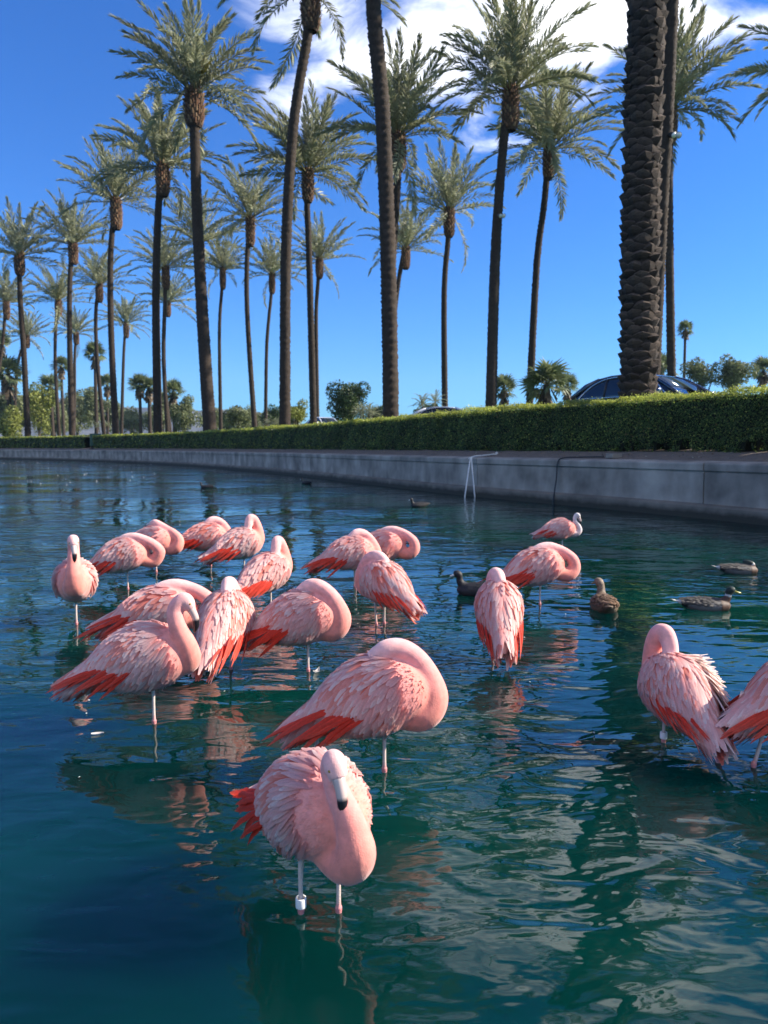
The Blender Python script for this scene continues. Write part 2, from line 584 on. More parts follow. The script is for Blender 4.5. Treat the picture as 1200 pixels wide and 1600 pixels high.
def sweep(name, prof, s0, s1, mat, parent, step=0.5):
    k = max(2, int((s1 - s0) / step) + 1)
    p, t, n = shore(np.linspace(s0, s1, k))
    rows = [np.column_stack([p + n * o, np.full(k, z)]) for o, z in prof]
    V = np.stack(rows, 1)
    F = [tuple(f) for f in grid_faces(k, len(prof))]
    m_ = len(prof)
    F.append(tuple(range(m_))); F.append(tuple((k - 1) * m_ + j for j in range(m_ - 1, -1, -1)))
    return put(name, mesh(name, V.reshape(-1, 3), F, mat, smooth=False), parent)


wall = empty('retaining_wall', (9.45, 2, 0))
tag(wall, 'long grey concrete retaining wall curving along the far edge of the pond', 'wall')
wall.location = (0, 0, 0)
s_joint = s_near(-26.9, 63.4)
sj = s_joint - np.arange(-6, 20) * 6.1
sj = np.sort(sj[(sj > 0) & (sj < LEN)])
sj = np.concatenate([[0], sj, [LEN - 0.5]])
FACE = [(0.30, 0.15), (0.0, 0.15), (-0.005, 0.735), (0.012, 0.742), (0.012, 0.765), (0.30, 0.765)]
COPE = [(0.34, 0.766), (-0.012, 0.766), (-0.020, 0.775), (-0.022, 0.872), (-0.012, 0.892), (0.01, 0.900), (0.34, 0.925)]
FOOT = [(0.2, -0.8), (-0.13, -0.8), (-0.12, 0.19), (-0.10, 0.215), (0.0, 0.235), (0.2, 0.235)]
for a, b2 in zip(sj[:-1], sj[1:]):
    st = 0.5 if a < 70 else 2.0
    sweep('wall_panel', FACE, a + 0.011, b2 - 0.011, M['conc'], wall, st)
    sweep('coping', COPE, a + 0.011, b2 - 0.011, M['conc'], wall, st)
sweep('footing', FOOT, 0, LEN - 0.5, M['foot'], wall, 1.0)

# dry leaves and crumbs on the soil strip
k = 900
s_l = rng.uniform(8, 60, k); o_l = rng.uniform(0.33, 1.0, k) ** 0.8
p, t, n = shore(s_l)
c0 = np.column_stack([p + n * o_l[:, None], ground_z(o_l) + 0.012])
a = rng.uniform(0, 6.28, k); L = rng.uniform(0.012, 0.035, k)
d1 = np.column_stack([np.cos(a), np.sin(a), rng.normal(0, 0.3, k)]) * L[:, None]
d2 = np.column_stack([-np.sin(a), np.cos(a), rng.normal(0, 0.3, k)]) * (L * 0.5)[:, None]
lv = np.stack([c0 - d1, c0 + d2, c0 + d1, c0 - d2], 1).reshape(-1, 3)
lc = np.repeat(np.array([(0.3, 0.22, 0.13), (0.2, 0.13, 0.07), (0.35, 0.32, 0.25)])[rng.integers(0, 3, k)], 4, axis=0)
tag(put('leaf_litter', mesh('leaf_litter', lv, np.arange(k * 4).reshape(-1, 4), M['leaf'], cols=lc)), kind='stuff')

# ------------------------------------------------------------------ hedges
def gap_u(px_ratio, off):
    """arc length where the ray of this slope x/y meets the line at this offset"""
    s = np.linspace(1, 140, 4000)
    p, t, n = shore(s)
    q = p + n * off
    return s[np.argmin(np.abs(q[:, 0] / q[:, 1] - px_ratio) + (q[:, 1] < 1) * 9)]


H_FRONT, H_BACK = 1.02, 1.86
STREAKS = [gap_u((x - 600) / 1155.0 * 1.0, 1.0) for x in (868, 884, 966, 982, 1021, 1034, 1056, 1066, 1160, 1176, 1196)]
STREAKS = np.array(STREAKS)
SKEW = 0.50      # the low sun crosses the hedge a little aslant
STREAK_W = np.array([.06, .04, .07, .05, .085, .055, .08, .045, .11, .06, .07])


def hedge(name, label, s0, s1, ztop):
    root = empty(name, (0, 0, 0))
    tag(root, label, 'hedge', 'clipped hedges on the wall')
    # core of twigs, a low thin band at the bottom so that low sun slips through the gaps
    core = MB()
    edges = np.arange(s0 + 0.15, s1 - 0.15, 0.04 if s0 < 30 else 0.5)
    edges_c = [s0 + 0.15]
    for e in edges[1:]:
        edges_c.append(e)
    vs = []; fs = []
    kk = np.array(edges_c)
    low = np.array([np.any(np.abs(STREAKS - e - SKEW * 0.1) < STREAK_W) for e in kk])
    lowb = np.array([np.any(np.abs(STREAKS - e - SKEW * 0.74) < STREAK_W) for e in kk])
    p, t, n = shore(kk)
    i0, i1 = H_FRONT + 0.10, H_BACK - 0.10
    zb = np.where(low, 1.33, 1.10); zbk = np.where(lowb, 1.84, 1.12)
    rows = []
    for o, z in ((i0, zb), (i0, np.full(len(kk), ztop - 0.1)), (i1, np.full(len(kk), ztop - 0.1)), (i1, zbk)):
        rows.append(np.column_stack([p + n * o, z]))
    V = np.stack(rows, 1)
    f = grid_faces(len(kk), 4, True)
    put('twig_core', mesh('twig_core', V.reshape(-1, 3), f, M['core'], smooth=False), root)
    # leaves
    out_v = []; out_c = []
    s_a = s0
    while s_a < s1:
        s_b = min(s_a + 2.0, s1)
        pm_, _, _ = shore((s_a + s_b) / 2)
        dist = max(np.hypot(*pm_[0]), 9.0)
        size = max(0.026, 0.0021 * dist)
        per = 0.55 * size * size
        for face, area, dens in (('front', (s_b - s_a) * (ztop - 1.06), 1.6), ('top', (s_b - s_a) * (H_BACK - H_FRONT), 1.7), ('back', (s_b - s_a) * (ztop - 1.06), 0.5)):
            if dist > 45 and face == 'back':
                continue
            k = int(area * dens / per)
            s = rng.uniform(s_a, s_b, k)
            depth = rng.exponential(0.035, k).clip(0, 0.16)
            wob = 0.018 * np.sin(s * 3.1) + 0.014 * np.sin(s * 7.7 + 1)
            if face == 'front':
                z = rng.uniform(1.05, ztop, k); o = H_FRONT + depth - wob + 0.05 * np.clip((1.25 - z) / 0.2, 0, 1)
                o += 0.06 * np.clip((z - ztop + 0.08) / 0.08, 0, 1) ** 2
                nb = np.array([-1.0, 0.35])
            elif face == 'back':
                z = rng.uniform(1.07, ztop, k); o = H_BACK - depth + wob
                nb = np.array([1.0, 0.35])
            else:
                o = rng.uniform(H_FRONT, H_BACK, k)
                z = ztop - depth + wob * 1.8 + 0.025 * np.sin(s * 0.47) * np.sin(s * 0.21 + 1) + (rng.random(k) < 0.16) * rng.uniform(0, 0.07, k) + 0.012 * np.sin(s * 1.3)
                nb = np.array([0.0, 1.0])
            # light tunnels under the hedge
            sk = s + SKEW * (o - H_FRONT)
            j = np.argmin(np.abs(sk[:, None] - STREAKS[None, :]), 1)
            near = np.abs(sk - STREAKS[j]) < STREAK_W[j]
            keep = ~(near & (z < 1.25 + (o - H_FRONT) * 0.72))
            s, z, o = s[keep], z[keep], o[keep]; k = len(s)
            p, t, n = shore(s)
            ctr = np.column_stack([p + n * o[:, None], z])
            N = np.column_stack([n * nb[0], np.full(k, nb[1])]) + rng.normal(0, 0.55, (k, 3))
            N /= np.linalg.norm(N, axis=1)[:, None]
            ax = np.cross(N, rng.normal(0, 1, (k, 3))); ax /= np.linalg.norm(ax, axis=1)[:, None]
            ay = np.cross(N, ax)
            sz = size * rng.uniform(0.7, 1.3, k)
            q0 = ctr - ax * (sz * 0.55)[:, None]; q2 = ctr + ax * (sz * 0.55)[:, None] + N * (sz * 0.1)[:, None]
            q1 = ctr + ay * (sz * 0.33)[:, None]; q3 = ctr - ay * (sz * 0.33)[:, None]
            out_v.append(np.stack([q0, q1, q2, q3], 1).reshape(-1, 3))
            young_sunlit = np.clip(0.10 + 0.8 * (z > ztop - 0.07), 0, 1) > rng.random(k)  # sunlit top fringe painted into the leaf colour; a few young leaves lower down
            base = np.where(young_sunlit[:, None], np.array([0.34, 0.37, 0.07]), np.array([0.085, 0.135, 0.028])) * rng.uniform(0.6, 1.35, (k, 1))
            base *= (1.0 + 0.22 * np.sin(s * 1.7 + 3 * z) * np.sin(s * 0.63 + 1.0) + 0.12 * np.sin(s * 5.1 + z * 9))[:, None]
            dead = rng.random(k) < 0.006 + 0.05 * (np.sin(s * 2.3 + 0.7) * np.sin(z * 6 + s) > 0.86)
            base[dead] = (0.25, 0.16, 0.06)
            out_c.append(np.repeat(base, 4, axis=0))
        s_a = s_b
    V = np.vstack(out_v); Cc = np.vstack(out_c)
    o = put('leaves', mesh('leaves', V, np.arange(len(V)).reshape(-1, 4), M['hedge'], cols=Cc), root)
    o['kind'] = 'stuff'
    return root


s_box = s_near(-26.0, 62.4)
hedge('hedge', 'long clipped hedge above the wall from the right edge to the green utility box', 5.0, s_box - 0.35, 2.13)
hedge('hedge', 'far short stretch of clipped hedge left of the green utility box', s_box + 0.75, 118.0, 2.13)

# ------------------------------------------------------------------ mountains
def ridge(name, dist, az0, az1, peak, seed, mat, base=0.0):
    rg = np.random.default_rng(seed)
    na, nr = 260, 16
    az = np.radians(np.linspace(az0, az1, na))
    prof = np.zeros(na)
    x = np.linspace(0, 1, na)
    for k, a_ in ((2, .35), (5, .3), (11, .18), (23, .10), (47, .06), (90, .03)):
        prof += a_ * np.interp(x * k, np.arange(k + 2), rg.random(k + 2))
    env = np.clip(np.minimum(x * 8, (1 - x) * 5.0), 0, 1)
    prof = prof * env * peak
    rows = []
    for j in range(nr):
        u = j / (nr - 1)
        d = dist * (1 + 0.22 * u)
        fold = np.zeros(na)
        for k, a_ in ((40, .22), (85, .12)):
            fold += a_ * (np.interp(x * k + j * 0.6, np.arange(k + 12), rg.random(k + 12) if j == 0 else ridge.tab[k]) - 0.5) if j else 0
            if j == 0:
                ridge.tab[k] = np.random.default_rng(seed + k).random(k + 12)
        z = prof * (u ** 0.8) * (1 + fold * math.sin(u * math.pi)) + base
        if j == nr - 1:
            pass
        rows.append(np.column_stack([np.sin(az) * d, np.cos(az) * d, z]))
    rows.append(np.column_stack([np.sin(az) * dist * 1.5, np.cos(az) * dist * 1.5, np.full(na, base - 5)]))
    V = np.stack(rows, 1)
    o = put(name, mesh(name, V.reshape(-1, 3), grid_faces(na, nr + 1), mat))
    tag(o, kind='structure')


ridge.tab = {}
M['rock'] = noise_mat('mountain_rock', (0.04, 0.042, 0.05), (0.09, 0.088, 0.09), 0.012, rough=0.95, bump=1.0, bscale=0.02, bdist=15)
ridge('mountains', 1500, -62, -1, 235, 5, M['rock'], base=3)
DATE_PALMS = [
    (0.37, 0.31, [(5.58, 16.3, 1.0), (5.56, 16.3, 1.97), (5.5, 16.3, 5.24), (5.47, 16.3, 8.53), (5.49, 16.3, 10.45), (5.53, 16.3, 23.0)], 1, 2, 'thickest palm trunk, scaly with big leaf bases, in front of the dark blue car'),
    (0.31, 0.27, [(10.77, 30.0, 1.0), (10.79, 30.0, 2.66), (10.9, 30.0, 10.4), (11.0, 30.0, 13.55), (11.06, 30.0, 17.57), (11.08, 30.0, 23.0)], 1, 1, 'dark slim palm trunk half hidden behind the thickest trunk, with a small lamp on it'),
    (0.43, 0.29, [(6.5, 45.6, 1.0), (6.54, 45.6, 3.45), (6.69, 45.6, 12.61), (7.07, 45.6, 18.9), (7.47, 45.6, 22.17)], 1.08, 1, 'tall date palm with small twin lamp on its trunk, crown against the white cloud'),
    (0.32, 0.24, [(10.18, 52.8, 1.0), (10.29, 52.8, 4.04), (10.62, 52.8, 13.55), (11.07, 52.8, 17.87), (11.35, 52.8, 21.62)], 1, 1, 'date palm with slim curved trunk between the lamp palm and the thickest trunk'),
    (0.36, 0.3, [(0.28, 27.8, 1.0), (0.26, 27.8, 2.08), (0.16, 27.8, 7.68), (-0.05, 27.8, 13.08), (-0.39, 27.8, 17.01), (-0.55, 27.8, 23.0)], 1, 1, 'tall dark trunk leaning left in the middle of the row, crown above the picture'),
    (0.35, 0.29, [(0.31, 49.2, 1.0), (0.34, 49.2, 3.0), (0.5, 49.2, 12.7), (0.82, 49.2, 17.52), (0.9, 49.2, 21.01)], 1.05, 1, 'date palm directly behind the leaning middle trunk, the higher of two crowns there'),
    (0.32, 0.26, [(0.2, 77.0, 1.0), (0.4, 77.0, 4.05), (1.05, 77.0, 14.12), (1.69, 77.0, 19.23), (2.21, 77.0, 21.25)], 1.0, 1, 'lower date palm peeking out behind the leaning middle trunk'),
    (0.35, 0.27, [(5.38, 65.3, 1.0), (5.33, 65.3, 4.44), (5.2, 65.3, 14.32), (5.5, 65.3, 18.89), (5.59, 65.3, 21.4)], 1.03, 1, 'date palm with straight trunk and full round crown left of the lamp palm'),
    (0.34, 0.28, [(-5.15, 38.5, 1.0), (-5.13, 38.5, 2.27), (-4.97, 38.5, 10.82), (-4.54, 38.5, 17.06), (-3.8, 38.5, 21.32), (-3.63, 38.5, 23.12), (-3.61, 38.5, 23.7)], 1, 1, 'tall palm trunk with bulky brown boot at the very top edge of the picture'),
    (0.32, 0.26, [(-5.39, 57.3, 1.0), (-5.42, 57.3, 2.82), (-5.66, 57.3, 15.54), (-5.77, 57.3, 19.29), (-5.7, 57.3, 21.7)], 1.1, 1, 'date palm with straight dark trunk just right of the tall bulky brown booted trunk'),
    (0.3, 0.24, [(-7.35, 82.3, 1.0), (-7.36, 82.3, 3.9), (-7.41, 82.3, 15.01), (-7.17, 82.3, 19.11), (-7.01, 82.3, 21.49)], 0.95, 1, 'small date palm low behind the straight dark trunk in mid row'),
    (0.53, 0.35, [(-11.41, 49.0, 1.0), (-11.47, 49.0, 2.37), (-11.76, 49.0, 8.58), (-12.01, 49.0, 16.26), (-12.05, 49.0, 23.54)], 1.06, 1, 'tallest date palm of the left half, with big dark trunk and yellow fruit stalk'),
    (0.4, 0.29, [(-17.22, 56.6, 1.0), (-17.2, 56.6, 2.46), (-17.1, 56.6, 11.63), (-16.78, 56.6, 18.15), (-16.35, 56.6, 21.91)], 1.03, 1, 'date palm with brown boot left of the tallest palm of the left half'),
    (0.35, 0.27, [(-22.89, 63.5, 1.0), (-22.91, 63.5, 2.29), (-23.02, 63.5, 10.78), (-22.87, 63.5, 17.1), (-22.3, 63.5, 21.67)], 1.0, 1, 'date palm with slightly bowed trunk, third tall one from the left half centre'),
    (0.4, 0.27, [(-32.31, 77.0, 1.0), (-32.3, 77.0, 2.27), (-32.18, 77.0, 12.83), (-31.9, 77.0, 18.59), (-31.52, 77.0, 21.76)], 1.0, 1, 'date palm with leftward fronds, second thick trunk from the left edge'),
    (0.4, 0.29, [(-37.74, 78.8, 1.0), (-37.75, 78.8, 2.16), (-37.8, 78.8, 10.46), (-37.95, 78.8, 16.39), (-37.88, 78.8, 21.08)], 1.05, 1, 'date palm with thick trunk nearest the left edge'),
    (0.27, 0.21, [(-19.25, 87.7, 1.0), (-19.24, 87.7, 3.48), (-19.18, 87.7, 14.46), (-18.79, 87.7, 19.56), (-18.67, 87.7, 21.74)], 0.85, 1, 'slender small crowned date palm just right of the tallest left palm'),
    (0.3, 0.24, [(-11.72, 68.0, 1.0), (-11.82, 68.0, 2.95), (-12.31, 68.0, 12.6), (-12.28, 68.0, 17.67), (-11.94, 68.0, 21.57)], 1.0, 1, 'date palm with thin curved trunk left of the tall trunk cut by the top edge'),
    (0.27, 0.22, [(-14.32, 89.5, 1.0), (-14.24, 89.5, 3.75), (-13.96, 89.5, 13.23), (-13.35, 89.5, 19.2), (-13.24, 89.5, 21.57)], 0.9, 1, 'small date palm tucked between the thin curved trunk and the tall cut trunk'),
    (0.3, 0.26, [(-17.96, 75.2, 1.0), (-17.99, 75.2, 3.02), (-18.1, 75.2, 10.04), (-18.21, 75.2, 16.94), (-18.24, 75.2, 21.4)], 1.0, 1, 'date palm hidden behind the tallest left trunk, crown showing on both sides'),
    (0.32, 0.26, [(-25.25, 87.0, 1.0), (-25.31, 87.0, 3.16), (-25.55, 87.0, 11.43), (-25.23, 87.0, 17.98), (-25.06, 87.0, 21.72)], 1.0, 1, 'date palm close behind the brown booted left palm, upper of the two crowns'),
    (0.32, 0.26, [(-30.65, 107.4, 1.0), (-30.88, 107.4, 3.63), (-31.45, 107.4, 10.21), (-31.42, 107.4, 18.34), (-30.78, 107.4, 21.74)], 1.0, 1, 'lower date palm far behind the brown booted left palm'),
    (0.35, 0.27, [(-44.38, 125.3, 1.0), (-44.24, 125.3, 3.4), (-43.77, 125.3, 11.72), (-43.38, 125.3, 17.53), (-42.93, 125.3, 21.73)], 1.0, 1, 'lone low date palm with dark crown between the bowed palm and the brown booted palm'),
    (0.32, 0.26, [(-35.62, 94.9, 1.0), (-35.72, 94.9, 2.69), (-36.29, 94.9, 12.36), (-36.26, 94.9, 17.92), (-35.74, 94.9, 21.47)], 1.0, 1, 'date palm just left of the bowed trunk with a wavy trunk'),
    (0.3, 0.26, [(-45.31, 103.8, 1.0), (-45.34, 103.8, 2.48), (-45.52, 103.8, 11.66), (-45.32, 103.8, 16.9), (-44.8, 103.8, 21.22)], 1.0, 1, 'date palm with thin wavy trunk between the two left thick trunks'),
    (0.35, 0.29, [(-56.8, 136.0, 1.0), (-56.71, 136.0, 2.9), (-56.24, 136.0, 12.63), (-56.07, 136.0, 17.22), (-55.67, 136.0, 21.78)], 1.0, 1, 'low date palm merging with the second thick trunk from the left'),
    (0.35, 0.29, [(-68.75, 137.8, 1.0), (-68.64, 137.8, 2.45), (-67.84, 137.8, 12.78), (-67.05, 137.8, 17.43), (-65.46, 137.8, 21.48)], 1.0, 1, 'low date palm leaning right behind the leftmost thick trunk'),
    (0.32, 0.26, [(-56.38, 107.4, 1.0), (-56.27, 107.4, 2.16), (-55.54, 107.4, 10.21), (-54.56, 107.4, 15.64), (-53.74, 107.4, 21.74)], 1.0, 1, 'date palm at the left edge whose crown is partly cut off'),
    (0.32, 0.27, [(18.1, 46.5, 1.0), (17.97, 46.5, 3.49), (17.49, 46.5, 12.83), (17.26, 46.5, 18.5), (17.2, 46.5, 21.48)], 1.0, 1, 'date palm behind the thickest trunk with fronds spreading to its right'),
    (0.32, 0.27, [(29.7, 48.3, 1.0), (29.45, 48.3, 3.59), (28.52, 48.3, 13.28), (27.71, 48.3, 21.11), (27.34, 48.3, 24.37)], 1.1, 1, 'date palm at the right edge, only frond tips in the picture'),
    (0.32, 0.27, [(-65.25, 118.1, 1.0), (-65.15, 118.1, 2.06), (-64.31, 118.1, 11.12), (-63.62, 118.1, 17.09), (-63.23, 118.1, 21.04)], 1.0, 1, 'date palm cut off by the left edge below its crown'),
]
FAN_PALMS = [
    ((44.97, 112.0, 18.61), 1.5, 0.24, 'lone thin fan palm standing above the grey-green trees at right'),
    ((34.34, 93.0, 10.73), 2.4, 0.3, 'fan palm peeping over the roof of the dark blue car'),
    ((11.18, 51.0, 5.37), 1.95, 0.33, 'bushy yellow-green fan palm left of the dark blue car'),
    ((22.19, 90.0, 8.59), 1.65, 0.26, 'small fan palm between the bushy fan palm and the dark blue car'),
    ((13.21, 82.0, 7.51), 1.8, 0.26, 'small fan palm right beside the base of the lamp palm'),
    ((-54.88, 142.0, 18.76), 2.55, 0.36, 'tall thin fan palm near the green utility box'),
    ((-71.05, 165.0, 18.98), 2.55, 0.36, 'fan palm behind the second thick trunk from the left'),
    ((-66.8, 150.0, 13.3), 2.85, 0.39, 'fan palm with dark skirt left of the second thick trunk'),
    ((-44.16, 135.0, 12.31), 2.4, 0.33, 'left one of the twin fan palms behind the lawn'),
    ((-42.44, 135.0, 11.86), 2.4, 0.36, 'right one of the twin fan palms behind the lawn'),
    ((-33.73, 120.0, 10.06), 2.25, 0.33, 'fan palm right of the brown booted palm, before the round tree'),
    ((-66.88, 180.0, 16.34), 2.7, 0.36, 'distant fan palm right of the tall thin fan palm'),
    ((-67.88, 135.0, 14.26), 3.9, 0.45, 'full fan palm at the left edge of the lawn'),
    ((-83.93, 165.0, 24.11), 3.0, 0.38, 'highest fan palm at the far left edge'),
    ((53.14, 105.0, 11.79), 2.25, 0.3, 'fan palm cut off by the right edge'),
]
TREES = [
    ((-3.63, 77.0, 5.82), 3.44, 2.84, 'dark', 'round dark green tree behind the hedge, left of the leaning middle trunk'),
    ((-18.81, 96.0, 5.17), 2.47, 2.14, 'olive', 'yellow-green bush between two trunks right of the tallest left palm'),
    ((-32.26, 120.0, 6.69), 3.3, 3.5, 'olive', 'round grey-green tree beside a fan palm on the lawn'),
    ((-63.06, 136.0, 8.01), 3.74, 5.61, 'lime', 'yellow-green rounded tree at the left on the lawn'),
    ((-68.27, 176.0, 11.22), 4.23, 6.19, 'olive', 'loose grey-green tree behind the utility box'),
    ((-65.2, 192.0, 8.38), 4.13, 5.12, 'olive', 'brownish green tree behind the twin fan palms'),
    ((-64.41, 128.0, 5.2), 3.52, 3.19, 'lime', 'low bright shrub at the left edge of the lawn'),
    ((-87.65, 208.0, 8.09), 4.47, 4.65, 'olive', 'distant tree behind the second thick trunk'),
    ((40.88, 96.0, 10.55), 3.12, 2.54, 'olive', 'left tree of the grey-green pair behind the car bonnet'),
    ((44.82, 96.0, 10.55), 3.45, 2.79, 'olive', 'right tree of the grey-green pair behind the car bonnet'),
    ((-10.43, 88.0, 4.99), 2.65, 1.97, 'lime', 'yellow-green shrub behind the tall cut trunk'),
    ((6.25, 112.0, 6.8), 2.69, 1.35, 'dark', 'small dark shrub under the palm clump in mid row'),
    ((-49.52, 160.0, 7.17), 3.03, 3.58, 'olive', 'small tree just left of the brown booted palm'),
    ((-83.21, 170.0, 9.72), 4.96, 7.3, 'olive', 'tall dense tree at the far left between the leftmost trunks'),
    ((-30.17, 130.0, 6.04), 2.68, 2.91, 'olive', 'grey-green tree just right of the tallest left palm base'),
    ((-16.07, 110.0, 5.57), 2.46, 2.46, 'dark', 'dark green shrub left of the tall cut trunk'),
    ((-84.12, 190.0, 8.3), 4.9, 5.88, 'olive', 'hazy tree behind the two thick left trunks'),
    ((-72.53, 200.0, 9.53), 4.47, 6.19, 'olive', 'hazy tree behind the bowed palm trunk'),
    ((-26.82, 150.0, 6.8), 3.35, 3.35, 'olive', 'pale hazy tree behind the thin curved trunk'),
    ((-86.56, 210.0, 11.74), 6.13, 8.66, 'olive', 'tall hazy tree behind the tall thin fan palm'),
    ((-56.33, 190.0, 9.11), 4.25, 6.53, 'olive', 'hazy tree right behind the brown booted palm base'),
    ((-76.7, 150.0, 7.44), 3.87, 5.67, 'olive', 'dense tree under the full fan palm at far left'),
    ((-35.82, 170.0, 6.82), 4.39, 2.92, 'olive', 'low hazy shrub right of the slender small palm'),
    ((-1.03, 120.0, 6.18), 2.47, 2.06, 'dark', 'low dark shrub right beside the feather palm clump'),
]
PALM_CLUMPS = [
    ((-1.68, 70.0, 4.68), 1.56, 'multi stemmed feather palm clump beside the dark round tree'),
    ((3.06, 51.0, 4.24), 1.23, 'low feathery palm clump right of the leaning middle trunk'),
    ((-12.49, 83.0, 4.27), 1.14, 'low feathery palm left of the tall cut trunk'),
    ((-42.39, 112.0, 4.7), 1.35, 'small low palm near the utility box'),
    ((-40.73, 120.0, 6.18), 1.24, 'tiny feathery palm on the lawn by the bowed trunk'),
]
# ------------------------------------------------------------------ palms
def frond_mesh(name, L, droop, seed, pairs=62, tilt=0.0):
    rg = np.random.default_rng(seed)
    n = 15
    s = np.linspace(0, 1, n)
    ang = -droop * s ** 1.6 + 0.06 * np.sin(s * 5 + seed)
    dx = np.cos(ang) * L / (n - 1); dz = np.sin(ang) * L / (n - 1)
    side = np.cumsum(np.full(n, rg.normal(0, 0.012))) * L / n * np.linspace(0, 1, n)
    P = np.column_stack([np.concatenate([[0], np.cumsum(dx)[:-1]]), side, np.concatenate([[0], np.cumsum(dz)[:-1]])])
    rv, rf = tube_geo(P, np.linspace(0.045, 0.006, n), 4, False)
    V = [np.array(rv)]; F = [np.array(rf)]
    Cc = [np.tile((0.26, 0.25, 0.13), (len(rv), 1))]
    t = np.repeat(np.linspace(0.14, 0.995, pairs), 2) + rg.normal(0, 0.004, pairs * 2)
    t = t.clip(0.1, 1)
    sg = np.tile([1.0, -1.0], pairs)
    c = np.column_stack([np.interp(t, s, P[:, i]) for i in range(3)])
    a = np.interp(t, s, ang)
    T = np.column_stack([np.cos(a), np.zeros_like(a), np.sin(a)])
    U = np.column_stack([-np.sin(a), np.zeros_like(a), np.cos(a)])
    S = np.column_stack([np.zeros_like(a), sg, np.zeros_like(a)])
    fw = np.radians(np.interp(t, [0.1, 0.5, 1], [62, 48, 14]) + rg.normal(0, 7, len(t)))
    up = np.radians(rg.choice([34, 12, 50], len(t)) + rg.normal(0, 9, len(t)))
    d = T * np.cos(fw)[:, None] + (S * np.cos(up)[:, None] + U * np.sin(up)[:, None]) * np.sin(fw)[:, None]
    ll = np.interp(t, [0.1, 0.25, 0.55, 0.85, 1.0], [0.07, 0.135, 0.15, 0.125, 0.08]) * L * rg.uniform(0.8, 1.15, len(t))
    w = 0.0098 * L * np.interp(t, [0, 0.5, 1], [0.8, 1.1, 0.8])
    wv = np.cross(d, U); wv /= np.linalg.norm(wv, axis=1)[:, None] + 1e-9
    wv = wv * 0.8 + U * rg.normal(0, 0.5, (len(t), 1))
    g = np.array([0, 0, -1.0])
    p0 = c; p1 = c + d * (ll * 0.45)[:, None] + wv * w[:, None]; p3 = c + d * (ll * 0.45)[:, None] - wv * w[:, None]
    p2 = c + d * ll[:, None] + g * (ll * 0.16)[:, None]
    lv = np.stack([p0, p1, p2, p3], 1).reshape(-1, 3)
    b0 = len(rv)
    V.append(lv); F.append(np.arange(len(lv)).reshape(-1, 4) + b0)
    col = np.array([0.27, 0.28, 0.17]) * rg.uniform(0.75, 1.3, (len(t), 1)) + rg.normal(0, 0.006, (len(t), 3))
    lc = np.stack([col * 0.9, col, col * 1.15 + 0.02, col], 1).reshape(-1, 3)
    Cc.append(lc.clip(0.005, 1))
    return mesh(name, np.vstack(V), np.vstack(F), M['frond'], cols=np.vstack(Cc), smooth=False)


FL = 5.1
FRONDS = [frond_mesh('frond', FL, d, 30 + i, 62) for i, d in enumerate((0.35, 0.5, 0.7, 0.9, 1.1, 1.35))]
FRONDS_FAR = [frond_mesh('frond', FL, d, 60 + i, 46) for i, d in enumerate((0.4, 0.65, 0.9, 1.2))]


def trunk_geo(path, r0, r1, spacing, amp, segs, per, flare=True, seed=0):
    """stem of leaf scars: alternate columns are half a row out of step, each scar is a lip with a ledge under it"""
    rg = np.random.default_rng(seed)
    Pf = spline(path, 400)
    arc = np.concatenate([[0], np.cumsum(np.linalg.norm(np.diff(Pf, axis=0), axis=1))])
    Lt = arc[-1]
    rows = int(Lt / spacing) * per
    d = np.linspace(0, Lt, rows + 1)
    P = np.column_stack([np.interp(d, arc, Pf[:, i]) for i in range(3)])
    th = np.linspace(0, 2 * math.pi, segs, endpoint=False)
    ph = (d[:, None] / spacing + 0.5 * (np.arange(segs) % 2)[None, :] + rg.normal(0, 0.05, (1, segs))) % 1.0
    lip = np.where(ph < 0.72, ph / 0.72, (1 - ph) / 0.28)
    rad = np.interp(d, [0, Lt * 0.05, Lt * 0.15, Lt], [r0 * 1.22, r0 * 1.06, r0, r1])[:, None] + amp * (lip - 0.4) + rg.normal(0, amp * 0.12, ph.shape)
    V = P[:, None, :] + rad[..., None] * np.stack([np.cos(th), np.sin(th), np.zeros_like(th)], -1)[None]
    V[..., 2] += 0.25 * amp * lip
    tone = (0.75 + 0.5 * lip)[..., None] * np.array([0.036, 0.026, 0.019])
    return V.reshape(-1, 3), grid_faces(len(d), segs, True), tone.reshape(-1, 3), P


